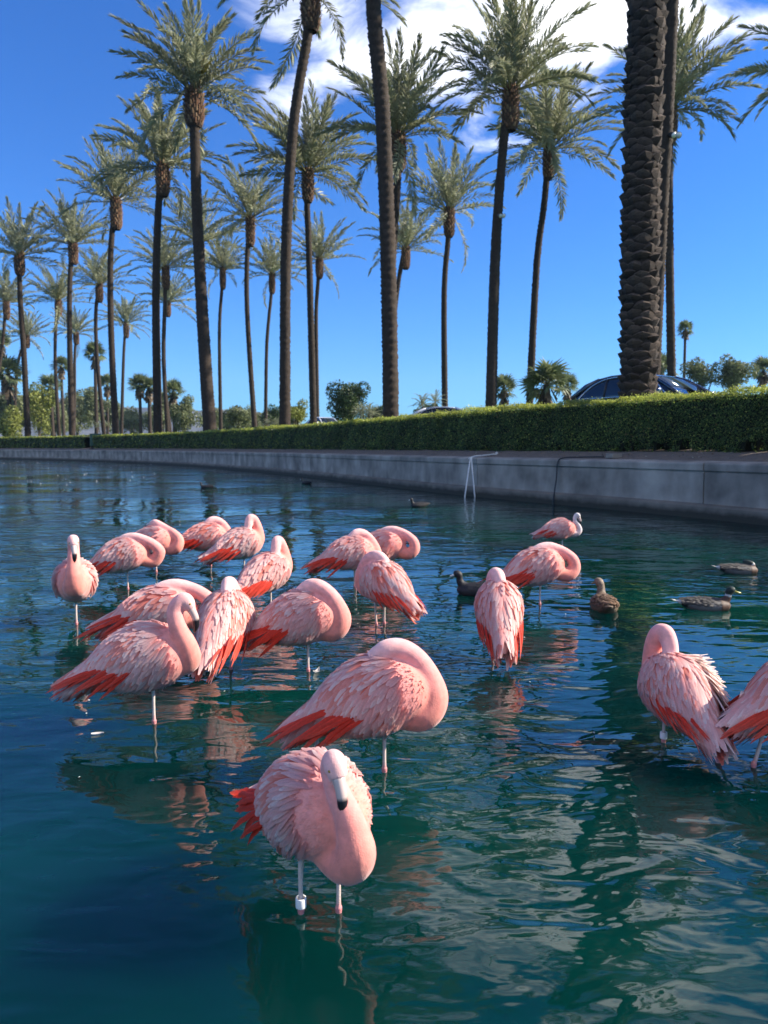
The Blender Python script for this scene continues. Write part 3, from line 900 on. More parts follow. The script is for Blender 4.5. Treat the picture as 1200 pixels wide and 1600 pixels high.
def boot_geo(c, r, hgt, seed):
    """swollen head of cut frond stubs under the crown"""
    rg = np.random.default_rng(seed)
    V = []; F = []; Cc = []
    nb = 11
    zz = np.linspace(-hgt, 0.25, 12)
    prof = np.interp(zz, [-hgt, -hgt * 0.86, -hgt * 0.45, 0, 0.25], [r * 0.72, r * 1.0, r * 1.12, r * 1.0, r * 0.4])
    th = np.linspace(0, 2 * math.pi, 12, endpoint=False)
    B = np.stack([prof[:, None] * np.cos(th), prof[:, None] * np.sin(th), np.broadcast_to(zz[:, None], (12, 12))], -1) + np.array(c)
    V.append(B.reshape(-1, 3)); F += [tuple(f) for f in grid_faces(12, 12, True)]
    Cc.append(np.tile((0.06, 0.036, 0.024), (144, 1)))
    cnt = 144
    k = 0
    for zr in np.linspace(-hgt * 0.93, 0.05, 13):
        pr = np.interp(zr, zz, prof)
        for j in range(11):
            a = (j + 0.5 * (k % 2)) / 11 * 2 * math.pi + rg.normal(0, 0.06)
            out = np.array([math.cos(a), math.sin(a), 0.0]); sd_ = np.array([-math.sin(a), math.cos(a), 0.0])
            l = rg.uniform(0.16, 0.30) * r * 2.0
            w = r * 0.22
            up = np.array([0, 0, 1.0])
            b = np.array(c) + out * pr * 0.93 + up * zr
            tip = b + (out * rg.uniform(0.35, 0.55) + up * 0.85) * l
            q = [b - sd_ * w, b + sd_ * w, b + out * w * 0.5 - up * w * 0.4, tip - sd_ * w * 0.45, tip + sd_ * w * 0.45, tip + out * w * 0.35]
            V.append(np.array(q)); o = cnt
            F += [(o, o + 2, o + 5, o + 3), (o + 2, o + 1, o + 4, o + 5), (o + 1, o, o + 3, o + 4), (o + 3, o + 5, o + 4)]
            cnt += 6
            tcol = np.array([(0.20, 0.10, 0.055), (0.12, 0.066, 0.04), (0.26, 0.165, 0.095)][rg.integers(0, 3)])
            Cc.append(np.vstack([np.tile(tcol * 0.6, (3, 1)), np.tile(tcol, (3, 1))]))
        k += 1
    return np.vstack(V), F, np.vstack(Cc)


def leaf_base_mesh():
    """one diamond-shaped dead leaf base: wide wedge with a thick lip"""
    w, h, d = 0.215, 0.115, 0.11
    V = [(-w, 0, 0.0), (-w * 0.55, d * 0.55, h * 0.35), (0, d, h * 0.55), (w * 0.55, d * 0.55, h * 0.35), (w, 0, 0.0),
         (-w * 0.5, d * 0.12, -h * 0.7), (0, d * 0.2, -h * 1.0), (w * 0.5, d * 0.12, -h * 0.7),
         (-w * 0.55, -0.02, h * 0.75), (0, 0.0, h * 1.0), (w * 0.55, -0.02, h * 0.75), (0, d * 0.75, -h * 0.1)]
    F = [(0, 5, 11, 1), (5, 6, 11), (6, 7, 11), (7, 4, 3, 11), (1, 11, 2), (11, 3, 2), (0, 1, 8), (1, 2, 9, 8), (2, 3, 10, 9), (3, 4, 10)]
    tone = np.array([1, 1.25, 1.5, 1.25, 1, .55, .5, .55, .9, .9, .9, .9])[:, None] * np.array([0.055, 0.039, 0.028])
    return mesh('leaf_base', V, F, M['leafbase'], cols=tone, smooth=False)


LEAF_BASE = leaf_base_mesh()


def date_palm(r0, r1, path, cs, level, label, idx):
    base = path[0]
    gz = ground_at(base[0], base[1])
    path = [(base[0], base[1], min(gz - 0.1, path[1][2] - 0.4))] + list(path[1:])
    if level != 2:
        r0, r1 = r0 * 0.74, r1 * 0.76
    root = empty('date_palm', (base[0], base[1], gz))
    tag(root, label, 'palm tree', 'date palms in rows behind the hedge')
    rel = np.array(path, float) - np.array([base[0], base[1], gz])
    dist = math.hypot(base[0], base[1])
    if level == 2:
        v, f, c, P = trunk_geo(rel, r0 * 0.93, r1 * 0.93, 0.21, 0.02, 24, 2, seed=idx)
    else:
        near = dist < 60
        v, f, c, P = trunk_geo(rel, r0, r1, 0.29 if near else 0.32, 0.095 if near else 0.075, 20 if near else 12, 4 if near else 3, seed=idx)
    tr = put('trunk', mesh('trunk', v, f, M['trunk'], cols=c, smooth=(level != 2)), root)
    if level == 2:
        # the leaf bases of the nearest trunk, each a piece of its own
        rg = np.random.default_rng(3)
        Ps = spline(rel, 600)
        zr = 0.30; k = 0; made = 0
        rest_v = []; rest_f = []; rest_c = []
        lbv = np.array([q.co[:] for q in LEAF_BASE.vertices]); lbf = [tuple(p_.vertices) for p_ in LEAF_BASE.polygons]
        lbc = np.zeros(len(lbv) * 4, dtype=np.float32); LEAF_BASE.attributes['Col'].data.foreach_get('color', lbc); lbc = lbc.reshape(-1, 4)[:, :3]
        while zr < rel[-1][2] - 2.2:
            ctr = np.array([np.interp(zr, Ps[:, 2], Ps[:, i]) for i in (0, 1)])
            rr = np.interp(zr, [0, rel[-1][2]], [r0, r1]) * 0.93
            for j in range(7):
                a = (j + 0.5 * (k % 2)) / 7 * 2 * math.pi + rg.normal(0, 0.05)
                m4 = (Matrix.Translation((ctr[0] + math.cos(a) * rr, ctr[1] + math.sin(a) * rr, zr + rg.normal(0, 0.022)))
                      @ Matrix.Rotation(a - math.pi / 2, 4, 'Z') @ Matrix.Rotation(rg.normal(0, 0.13), 4, 'Y') @ Matrix.Rotation(rg.normal(0, 0.10), 4, 'X')
                      @ Matrix.Diagonal((rr / 0.36 * rg.uniform(0.85, 1.1), rg.uniform(0.6, 1.35), rg.uniform(0.7, 1.3), 1)))
                facing = math.sin(a) < 0.18 and zr < 11.2
                if facing and made < 296:
                    o = bpy.data.objects.new('leaf_base', LEAF_BASE); COL.objects.link(o)
                    o.parent = tr; o.matrix_local = m4; made += 1
                else:
                    b_ = len(rest_v)
                    rest_v += [tuple(m4 @ Vector(q)) for q in lbv]
                    rest_f += [tuple(i + b_ for i in q) for q in lbf]
                    rest_c += [tuple(q) for q in lbc]
            zr += 0.168; k += 1
        o = put('leaf_bases', mesh('leaf_bases', rest_v, rest_f, M['leafbase'], cols=np.array(rest_c), smooth=False), tr)
        o['kind'] = 'stuff'
    top = rel[-1]
    br = r1 * (1.62 if level == 2 else 1.95) * (1.0 if dist < 40 else 1.05)
    bh = 2.3 * (0.9 + 0.2 * random.random())
    v, f, c = boot_geo(top, br, bh, idx)
    put('frond_stub_boot', mesh('frond_stub_boot', v, f, M['trunk'], cols=c, smooth=False), root)
    rg = np.random.default_rng(100 + idx)
    lib = FRONDS if dist < 62 else FRONDS_FAR
    nf = 52 if dist < 62 else 44
    ga = rg.uniform(0, 6.28)
    for i in range(nf):
        u = (i + 0.5) / nf
        el = np.interp(u, [0, 0.25, 0.6, 0.85, 1.0], [84, 68, 44, 18, -10]) + rg.normal(0, 6)
        if rg.random() < 0.06:
            el -= 28
        if i >= nf - rg.integers(0, 3):                  # a few old fronds hang
            el = rg.uniform(-62, -30)
        az = ga + i * 2.39996 + rg.normal(0, 0.12)
        k = int(np.clip(rg.normal(u * (len(lib) - 2.2) + 0.3, 0.8), 0, len(lib) - 1))
        o = bpy.data.objects.new('frond', lib[k]); COL.objects.link(o)
        o.parent = root
        sc = cs * rg.uniform(0.86, 1.1) * np.interp(u, [0, 0.15, 0.5, 1], [0.72, 0.92, 1, 0.9])
        rr = br * 0.45 * min(1, u * 2)
        o.location = (top[0] + math.cos(az) * rr, top[1] + math.sin(az) * rr, top[2] + 0.15 - 0.35 * u)
        o.rotation_euler = (Matrix.Rotation(az, 3, 'Z') @ Matrix.Rotation(-R(el), 3, 'Y') @ Matrix.Rotation(rg.normal(0, 0.35), 3, 'X')).to_euler()
        o.scale = (sc, sc, sc)
    return root, tr


PALM_ROOTS = []
for i, (r0, r1, path, cs, level, label) in enumerate(DATE_PALMS):
    PALM_ROOTS.append(date_palm(r0, r1, path, cs, level, label, i))
# pale fruit stalk among the fronds of the big left palm
fr = MB(); rg = np.random.default_rng(4)
tp = Vector(DATE_PALMS[11][2][-1]) - Vector(PALM_ROOTS[11][0].location)
for k in range(26):
    a = rg.uniform(-0.9, 0.9); e = rg.uniform(0.5, 1.2)
    st = np.array([tp.x + 0.5, tp.y - 0.5, tp.z + 0.6])
    d = np.array([math.sin(a), -0.6, math.cos(a) * 0.8 + 0.3])
    P = [st, st + d * 0.5 * e, st + d * 0.95 * e + np.array([0.15, -0.1, -0.15])]
    fr.tube(spline(P, 5), [0.02, 0.03, 0.05, 0.06, 0.03], 4, c=(0.55, 0.42, 0.08))
fr.build('fruit_stalk', M['leaf'], PALM_ROOTS[11][0], col=True)


def fan_leaf(seed):
    rg = np.random.default_rng(seed)
    V = []; F = []; Cc = []
    L = 1.0
    P = [(0, 0, 0), (0.28, 0, 0.01), (0.5, 0, 0.0)]
    v, f = tube_geo(P, [0.022, 0.016, 0.012], 3, False)
    V += v; F += f; Cc += [(0.2, 0.2, 0.09)] * len(v)
    k = 15
    for i in range(k):
        a = np.interp(i, [0, k - 1], [-2.1, 2.1]) + rg.normal(0, 0.03)
        l = 0.52 * (1 - 0.10 * abs(a)) * rg.uniform(0.9, 1.1)
        d = np.array([math.cos(a), math.sin(a), 0.16 * math.cos(a * 2) + 0.05])
        sd_ = np.array([-math.sin(a), math.cos(a), 0])
        b = np.array([0.46, 0, 0]); w = 0.042
        q = [b, b + d * l * 0.55 + sd_ * w, b + d * l + np.array([0, 0, -0.14 * rg.uniform(0.4, 1.6)]), b + d * l * 0.55 - sd_ * w]
        o = len(V)
        V += [tuple(x) for x in q]; F.append((o, o + 1, o + 2, o + 3))
        g = rg.uniform(0.75, 1.25)
        Cc += [tuple(np.array((0.15, 0.18, 0.08)) * g)] * 4
    return mesh('fan_leaf', V, F, M['frond'], cols=np.array(Cc), smooth=False)


FANS = [fan_leaf(i) for i in range(4)]


def fan_palm(c, rad, r, label, idx):
    x, y, z = c
    gz = ground_at(x, y)
    if z < gz + rad * 0.7:
        z = gz + rad * 0.7
    root = empty('fan_palm', (x, y, gz))
    tag(root, label, 'palm tree', 'fan palms beyond the hedge')
    h = z - gz
    lean = random.uniform(-0.03, 0.03)
    path = [(0, 0, -0.15), (lean * h * 0.5, 0, h * 0.5), (lean * h, 0, h)]
    v, f, cc, P = trunk_geo(path, r, r * 0.72, max(0.3, h / 30), 0.035, 10, 2, seed=idx + 50)
    put('trunk', mesh('trunk', v, f, M['trunk'], cols=cc * 1.25), root)
    rg = np.random.default_rng(idx + 300)
    top = np.array([lean * h, 0, h])
    # skirt of dead leaves under the crown
    sk = MB()
    for k in range(46):
        a = rg.uniform(0, 6.28); d0 = rg.uniform(0, rad * 0.8)
        q = top + np.array([math.cos(a) * r, math.sin(a) * r, -d0])
        tip = q + np.array([math.cos(a) * rad * 0.22, math.sin(a) * rad * 0.22, -rad * rg.uniform(0.3, 0.5)])
        s_ = np.array([-math.sin(a), math.cos(a), 0]) * rad * 0.09
        sk.add([q - s_ * 0.4, q + s_ * 0.4, tip + s_, tip - s_], [(0, 1, 2, 3)], c=tuple(np.array((0.16, 0.115, 0.07)) * rg.uniform(0.6, 1.2)))
    sk.build('dead_leaf_skirt', M['leaf'], root, col=True, smooth=False)
    for i in range(28):
        u = (i + 0.5) / 28
        el = np.interp(u, [0, 0.4, 0.8, 1], [82, 45, 5, -35]) + rg.normal(0, 7)
        az = i * 2.39996 + rg.normal(0, 0.15)
        o = bpy.data.objects.new('fan_leaf', FANS[rg.integers(0, 4)]); COL.objects.link(o)
        o.parent = root
        o.location = tuple(top)
        o.rotation_euler = (Matrix.Rotation(az, 3, 'Z') @ Matrix.Rotation(-R(el), 3, 'Y') @ Matrix.Rotation(rg.normal(0, 0.4), 3, 'X')).to_euler()
        s = rad * rg.uniform(0.85, 1.15)
        o.scale = (s, s, s)


for i, a in enumerate(FAN_PALMS):
    fan_palm(*a, i)


def palm_clump(c, w, label, idx):
    x, y, z = c
    gz = ground_at(x, y)
    root = empty('feather_palm', (x, y, gz))
    tag(root, label, 'palm', 'low feather palms beyond the hedge')
    rg = np.random.default_rng(idx + 700)
    h = max(z - gz, w * 0.8)
    ns = 4 if w > 1.5 else 2
    for j in range(ns):
        a = j / ns * 6.28 + 0.5
        tp = np.array([math.cos(a) * w * 0.42, math.sin(a) * w * 0.42, h * rg.uniform(0.75, 1.0)])
        v, f = tube_geo(spline([(0.1 * math.cos(a), 0.1 * math.sin(a), -0.1), tp * 0.55, tp], 8), np.linspace(0.09, 0.06, 8) * w * 0.6, 7)
        put('stem', mesh('stem', v, f, M['bark']), root)
        for i in range(18):
            u = (i + 0.5) / 18
            el = np.interp(u, [0, 0.5, 1], [80, 40, -10]) + rg.normal(0, 8)
            az = i * 2.39996 + j
            o = bpy.data.objects.new('frond', FRONDS_FAR[rg.integers(1, 4)]); COL.objects.link(o)
            o.parent = root; o.location = tuple(tp)
            o.rotation_euler = (Matrix.Rotation(az, 3, 'Z') @ Matrix.Rotation(-R(el), 3, 'Y')).to_euler()
            s = w * 0.75 / FL * rg.uniform(0.85, 1.15)
            o.scale = (s, s * 1.2, s)


for i, a in enumerate(PALM_CLUMPS):
    palm_clump(*a, i)

TREE_COL = {'dark': (0.045, 0.075, 0.022), 'olive': (0.15, 0.17, 0.075), 'lime': (0.21, 0.23, 0.05)}


def bush(c, hw, hh, kind, label, idx):
    x, y, z = c
    gz = ground_at(x, y)
    root = empty('broadleaf_tree', (x, y, gz))
    tag(root, label, 'tree', 'broadleaf trees beyond the hedge')
    rg = np.random.default_rng(idx + 900)
    cz = max(z - gz, hh * 0.95)
    cen = np.array([0, 0, cz])
    nb = 15
    blobs = []
    for k in range(nb):
        d = rg.normal(0, 1, 3); d /= np.linalg.norm(d)
        blobs.append((cen + d * np.array([hw, hw, hh]) * rg.uniform(0.25, 0.72), rg.uniform(0.24, 0.42) * min(hw, hh)))
    blobs.append((cen, 0.5 * min(hw, hh)))
    tr = MB()
    tr.tube(spline([(0, 0, -0.2), (0.05, 0, cz * 0.35), (0, 0, cz * 0.8)], 7), np.linspace(0.11, 0.05, 7) * hw * 0.7, 7)
    for bc, br in blobs[:9]:
        tr.tube(spline([(0.02, 0, cz * 0.3), (np.array([0, 0, cz * 0.3]) + bc) / 2 + np.array([0, 0, 0.1]), bc], 5), np.linspace(0.05, 0.015, 5) * hw * 0.6, 5)
    tr.build('trunk', M['bark'], root)
    Vs = []; Cs = []
    size = max(0.11, 0.0014 * math.hypot(x, y)) * 1.1
    base = np.array(TREE_COL[kind])
    for bc, br in blobs:
        k = int(np.clip(9.0 * (br / size) ** 2, 80, 900))
        d = rg.normal(0, 1, (k, 3)); d /= np.linalg.norm(d, axis=1)[:, None]
        p = bc + d * (br * rg.uniform(0.55, 1.15, k) ** 0.7)[:, None]
        N = d + rg.normal(0, 0.7, (k, 3)); N /= np.linalg.norm(N, axis=1)[:, None]
        ax = np.cross(N, rg.normal(0, 1, (k, 3))); ax /= np.linalg.norm(ax, axis=1)[:, None]
        ay = np.cross(N, ax); s = size * rg.uniform(0.6, 1.4, k)[:, None]
        Vs.append(np.stack([p - ax * s, p + ay * s * 0.45, p + ax * s, p - ay * s * 0.45], 1).reshape(-1, 3))
        Cs.append(np.repeat(base * rg.uniform(0.6, 1.4, (k, 1)) * rg.uniform(0.85, 1.15), 4, axis=0))
    V = np.vstack(Vs)
    put('crown', mesh('crown', V, np.arange(len(V)).reshape(-1, 4), M['leaf'], cols=np.vstack(Cs), smooth=False), root)


for i, a in enumerate(TREES):
    bush(*a, i)
# clipped dark hedge beyond the drive
dk = []
for (xa, ya, xb, yb, zt, lab) in ((3.2, 62, 9.5, 58, 3.9, 'dark clipped hedge beyond the drive, left of the lamp palm'), (9.0, 40, 13.5, 33, 3.0, 'dark clipped hedge just left of the dark blue car')):
    g = ground_at((xa + xb) / 2, (ya + yb) / 2)
    root = empty('hedge', ((xa + xb) / 2, (ya + yb) / 2, g))
    tag(root, lab, 'hedge')
    d = np.array([xb - xa, yb - ya, 0.0]); Lh = np.linalg.norm(d); d /= Lh; nrm = np.array([d[1], -d[0], 0])
    rg = np.random.default_rng(int(xa * 10))
    k = 9000
    hh_ = zt - g
    p = d * rg.uniform(-Lh / 2, Lh / 2, (k, 1)) + nrm * rg.uniform(-0.6, 0.6, (k, 1)) + np.array([0, 0, 1.0]) * (hh_ * rg.uniform(0, 1.02, (k, 1)))
    N = rg.normal(0, 1, (k, 3)); N /= np.linalg.norm(N, axis=1)[:, None]
    ax = np.cross(N, rg.normal(0, 1, (k, 3))); ax /= np.linalg.norm(ax, axis=1)[:, None]; ay = np.cross(N, ax)
    s = 0.09 * rg.uniform(0.7, 1.3, (k, 1))
    V = np.stack([p - ax * s, p + ay * s * 0.6, p + ax * s, p - ay * s * 0.6], 1).reshape(-1, 3)
    o = put('leaves', mesh('leaves', V, np.arange(4 * k).reshape(-1, 4), M['leaf'], cols=np.repeat(np.array((0.03, 0.05, 0.016)) * rg.uniform(0.6, 1.4, (k, 1)), 4, axis=0), smooth=False), root)
    o['kind'] = 'stuff'
    mb = MB(); 
    a_ = d * (Lh / 2 - 0.15); b_ = nrm * 0.45
    q = [-a_ - b_, a_ - b_, a_ + b_, -a_ + b_]
    mb.add([tuple(x) for x in q] + [tuple(x + np.array([0, 0, hh_ - 0.12])) for x in q], [(0, 1, 5, 4), (1, 2, 6, 5), (2, 3, 7, 6), (3, 0, 4, 7), (4, 5, 6, 7)])
    mb.build('twig_core', M['core'], root, smooth=False)
# ------------------------------------------------------------------ small fittings
M['green_metal'] = noise_mat('green_paint', (0.045, 0.10, 0.075), (0.06, 0.125, 0.09), 8, rough=0.5)
M['pvc'] = noise_mat('white_pipe', (0.52, 0.52, 0.5), (0.72, 0.72, 0.70), 10, rough=0.45)
M['rubber'] = plain_mat('black_rubber', (0.015, 0.015, 0.017), 0.45)
M['lamp_metal'] = plain_mat('lamp_metal', (0.05, 0.05, 0.05), 0.4, 0.6)
M['lens'] = plain_mat('lamp_glass', (0.7, 0.72, 0.7), 0.08, 0.0, 0.8)

box = empty('utility_box', (-24.45, 63.0, 1.06), R(21))
tag(box, 'green metal utility box on short legs in the gap between the hedges', 'utility box')
mb = MB(); mb.box(-0.45, -0.3, 0.22, 0.45, 0.3, 1.18, 0.02); mb.build('cabinet', M['green_metal'], box, smooth=False)
mb = MB(); mb.box(-0.48, -0.33, 1.182, 0.48, 0.33, 1.24, 0.015); mb.build('lid', M['green_metal'], box, smooth=False)
for sx in (-0.34, 0.34):
    mb = MB(); mb.box(sx - 0.05, -0.2, -0.1, sx + 0.05, 0.2, 0.218); mb.build('leg', M['lamp_metal'], box, smooth=False)
mb = MB(); mb.box(-0.36, -0.318, 0.3, 0.36, -0.302, 1.1, 0.006); dr = mb.build('door', M['green_metal'], box, smooth=False)
mb = MB(); mb.box(0.24, -0.345, 0.66, 0.29, -0.3185, 0.78, 0.004); mb.build('handle', M['lamp_metal'], dr, smooth=False)
mb = MB(); mb.box(0.0, -0.75, -0.05, 0.42, -0.5, 0.08, 0.02)
cb = mb.build('concrete_block', M['foot'], None, smooth=False); cb.location = (-24.3, 62.9, 1.0); cb.rotation_euler = (0, 0, R(-40))
tag(cb, 'small pale concrete block at the foot of the green utility box', 'block')

# white pipe frame leaning over the wall
pf = empty('pipe_frame', (1.98, 16.95, 0.0))
tag(pf, 'white plastic pipe frame standing in the water against the wall', 'pipe frame')
ax_, ay_, az_ = 2.03, 17.30, 0.905
for (lx, ly) in ((1.86, 17.02), (2.11, 17.12)):
    mb = MB(); mb.tube([(lx - 1.98, ly - 16.95, -0.6), (lx - 1.98, ly - 16.95, -0.02), (ax_ - 1.98 + (lx - ax_) * 0.08, ay_ - 16.95, az_)], 0.016, 10)
    mb.build('leg', M['pvc'], pf)
mb = MB(); mb.tube(spline([(ax_ - 1.98 - 0.06, ay_ - 16.95 - 0.02, az_ - 0.02), (ax_ - 1.98 + 0.1, ay_ - 16.95 + 0.06, az_ + 0.035), (2.45 - 1.98, 17.62 - 16.95, 0.965), (2.68 - 1.98, 17.75 - 16.95, 0.995)], 10), 0.018, 10)
mb.build('crossbar', M['pvc'], pf)
mb = MB(); mb.tube([(2.66 - 1.98, 17.74 - 16.95, 0.955), (2.71 - 1.98, 17.77 - 16.95, 1.02)], 0.032, 10); mb.build('end_cap', M['pvc'], pf)

p0, t0, n0 = shore(s_near(3.55, 15.0))
hp = np.array([p0[0][0], p0[0][1], 0.0]); hn = np.array([n0[0][0], n0[0][1], 0.0]); ht = np.array([t0[0][0], t0[0][1], 0.0])
pts = [hp - hn * 0.16 + ht * 0.0 + np.array([0, 0, -0.5]), hp - hn * 0.17 + np.array([0, 0, 0.0]), hp - hn * 0.09 + np.array([0, 0, 0.5]), hp - hn * 0.06 + np.array([0, 0, 0.84]),
       hp + hn * 0.02 - ht * 0.06 + np.array([0, 0, 0.935]), hp + hn * 0.22 - ht * 0.35 + np.array([0, 0, 0.955]), hp + hn * 0.4 - ht * 0.8 + np.array([0, 0, 0.965])]
ho = MB(); ho.tube(spline(pts, 30), 0.014, 8)
hose = ho.build('hose', M['rubber'])
tag(hose, 'black hose hanging over the wall into the water behind a flamingo', 'hose')
mb = MB(); mb.box(-0.13, -0.09, 0, 0.13, 0.09, 0.09, 0.012)
blk = mb.build('paver_block', M['conc'], None, smooth=False)
bp = hp + hn * 0.45 - ht * 1.0
blk.location = (bp[0], bp[1], 0.94); blk.rotation_euler = (0, 0, 0.5)
tag(blk, 'small grey paver block on top of the wall at the black hose end', 'block')


def flood(palm, p, label):
    root = empty('flood_lamp', p)
    tag(root, label, 'lamp', 'flood lamps on palm trunks')
    mb = MB(); mb.box(-0.12, -0.03, -0.02, 0.12, 0.03, 0.02); mb.build('bracket', M['lamp_metal'], root, smooth=False)
    for sx, ang in ((-0.12, 0.4), (0.16, -0.4)):
        mb = MB(); mb.tube([(0, 0.14, 0), (0, 0.05, 0), (0, -0.12, 0.0), (0, -0.15, 0)], [0.05, 0.085, 0.12, 0.125], 12)
        o = mb.build('lamp_head', M['lamp_metal'], root); o.location = (sx, -0.08, 0.06); o.rotation_euler = (0.5, 0, ang)
        mb = MB(); mb.tube([(0, -0.151, 0), (0, -0.16, 0)], 0.108, 12); mb.build('lens', M['lens'], o)


flood(2, (6.92, 45.05, 14.72), 'small twin flood lamp on the tall palm trunk against the cloud')
flood(1, (11.20, 29.75, 13.1), 'small flood lamp on the slim trunk behind the thickest trunk')

# ------------------------------------------------------------------ cars
M['glass'] = plain_mat('car_glass', (0.012, 0.016, 0.022), 0.03, 0, 0.8)
M['chrome'] = plain_mat('chrome', (0.75, 0.76, 0.78), 0.12, 1.0)
M['tyre'] = plain_mat('tyre', (0.02, 0.02, 0.02), 0.8)
M['blacktrim'] = plain_mat('black_trim', (0.012, 0.012, 0.014), 0.4)
M['lampglass'] = plain_mat('headlamp', (0.7, 0.72, 0.75), 0.08, 0.2)
M['redlamp'] = plain_mat('tail_lamp', (0.4, 0.01, 0.01), 0.15)


def loft(sections):
    """sections: list of (x, [(y,z)...]) half rings from centre bottom to centre top, mirrored"""
    V = []; k = None
    for x, ring in sections:
        full = [(x, y, z) for y, z in ring] + [(x, -y, z) for y, z in reversed(ring)]
        k = len(full); V.append(full)
    V = np.array(V)
    F = [tuple(f) for f in grid_faces(len(sections), k, True)]
    F.append(tuple(range(k))); F.append(tuple((len(sections) - 1) * k + j for j in range(k - 1, -1, -1)))
    return V.reshape(-1, 3), F


def car(loc, heading, paint, label, group=None):
    """front is +x, origin on the ground in the middle"""
    root = empty('parked_car', loc, heading)
    tag(root, label, 'car', group)
    xs_ = [2.36, 2.28, 2.0, 1.5, 1.05, 0.6, 0.0, -0.8, -1.6, -2.1, -2.32, -2.38]
    hood = [0.72, 0.84, 0.93, 1.0, 1.05, 1.07, 1.06, 1.07, 1.10, 1.08, 1.0, 0.8]
    halfw = [0.62, 0.78, 0.88, 0.93, 0.945, 0.95, 0.95, 0.95, 0.945, 0.90, 0.82, 0.72]
    sec = []
    for x, hz, w in zip(xs_, hood, halfw):
        z0 = 0.34 if abs(x) < 2.2 else 0.42
        sec.append((x, [(0, z0), (w * 0.8, z0), (w * 0.97, z0 + 0.08), (w, 0.62), (w, hz - 0.16), (w * 0.975, hz - 0.05), (w * 0.92, hz), (w * 0.5, hz + 0.025), (0, hz + 0.035)]))
    v, f = loft(sec)
    b = put('body', mesh('body', v, f, paint), root)
    # cabin profile: roof line and tumblehome
    gx = [1.02, 0.70, 0.35, 0.05, -0.4, -0.95, -1.5, -1.85, -2.12]
    gz = [1.085, 1.33, 1.53, 1.62, 1.665, 1.655, 1.58, 1.45, 1.13]
    gw0 = 0.885
    topw = [0.80, 0.72, 0.68, 0.665, 0.66, 0.655, 0.63, 0.62, 0.70]
    sec = []
    for x, z, tw in zip(gx, gz, topw):
        m = max(z - 0.05, 1.07)
        sec.append((x, [(0, 1.04), (gw0, 1.045), (gw0 * 0.985, 1.06 + (z - 1.06) * 0.15), (tw + (gw0 - tw) * 0.30, 1.06 + (z - 1.06) * 0.72), (tw * 0.97, z - 0.035), (tw * 0.8, z - 0.008), (0, z + 0.012)]))
    v, f = loft(sec)
    put('cabin_glass', mesh('cabin_glass', v, f, M['glass']), root)

    def side_pt(x, k, s, off=0.012):
        z = np.interp(x, gx[::-1], gz[::-1]); tw = np.interp(x, gx[::-1], topw[::-1])
        zz = 1.06 + (z - 1.06) * k
        y = np.interp(k, [0, 0.15, 0.72, 0.97], [gw0, gw0 * 0.985, tw + (gw0 - tw) * 0.30, tw * 0.97])
        return (x, s * (y + off), zz + off * 0.3)
    # roof skin
    n = 14
    rx = np.linspace(0.22, -1.75, n)
    V = []
    for x in rx:
        z = np.interp(x, gx[::-1], gz[::-1]) + 0.02; tw = np.interp(x, gx[::-1], topw[::-1])
        V.append([(x, y * tw, z - 0.03 * abs(y) ** 3 - (0.03 if abs(y) > 1 else 0)) for y in (-1.03, -0.98, -0.8, -0.4, 0, 0.4, 0.8, 0.98, 1.03)])
    V = np.array(V)
    put('roof', mesh('roof', V.reshape(-1, 3), grid_faces(n, 9), paint), root)
    for s in (-1, 1):
        # pillars and roof rail in body colour; dark posts between the side windows
        mb = MB()
        mb.tube([(1.10, s * 0.86, 1.07), side_pt(0.72, 0.93, s, 0.0), side_pt(0.35, 0.95, s, 0.0), side_pt(0.05, 0.96, s, 0.0)], 0.045, 8)
        mb.tube([side_pt(x, 0.95, s, 0.004) for x in (0.1, -0.4, -0.95, -1.4)], 0.032, 8)
        mb.build('front_pillar', paint, root)
        mb = MB(); mb.tube([side_pt(-1.35, 0.95, s, 0.0), side_pt(-1.72, 0.8, s, 0.0), (-2.05, s * 0.84, 1.10)], [0.05, 0.085, 0.10], 8)
        mb.build('rear_pillar', paint, root)
        for x in (-0.02, -1.02):
            mb = MB(); mb.tube([side_pt(x + 0.03, 0.02, s), side_pt(x - 0.01, 0.5, s), side_pt(x - 0.04, 0.94, s)], 0.028, 6)
            mb.build('window_post', M['blacktrim'], root)
        mb = MB()
        ch = [side_pt(0.82, 0.02, s, 0.02), side_pt(0.55, 0.62, s, 0.02), side_pt(0.3, 0.86, s, 0.02), side_pt(-0.3, 0.9, s, 0.02), side_pt(-1.0, 0.88, s, 0.02), side_pt(-1.4, 0.76, s, 0.02), side_pt(-1.66, 0.45, s, 0.02), side_pt(-1.8, 0.06, s, 0.02)]
        mb.tube(spline(ch, 30), 0.014, 6)
        mb.tube([side_pt(x, 0.03, s, 0.022) for x in np.linspace(0.82, -1.8, 10)], 0.014, 6)
        mb.build('window_trim', M['chrome'], root)
        mb = MB(); mb.tube([(0.72, s * 0.93, 1.09), (0.70, s * 1.02, 1.12)], 0.03, 6); mb.box(0.62, s * 1.09 - 0.1, 1.06, 0.78, s * 1.09 + 0.1, 1.22, 0.03)
        mb.build('mirror', paint, root)
        mb = MB(); mb.tube([(2.2, s * 0.62, 0.78), (2.24, s * 0.8, 0.8), (1.95, s * 0.9, 0.84)], [0.05, 0.08, 0.04], 8); mb.build('headlight', M['lampglass'], root)
        mb = MB(); mb.tube([(-2.33, s * 0.5, 0.95), (-2.30, s * 0.78, 0.97), (-2.05, s * 0.93, 0.99)], [0.04, 0.07, 0.04], 8); mb.build('tail_light', M['redlamp'], root)
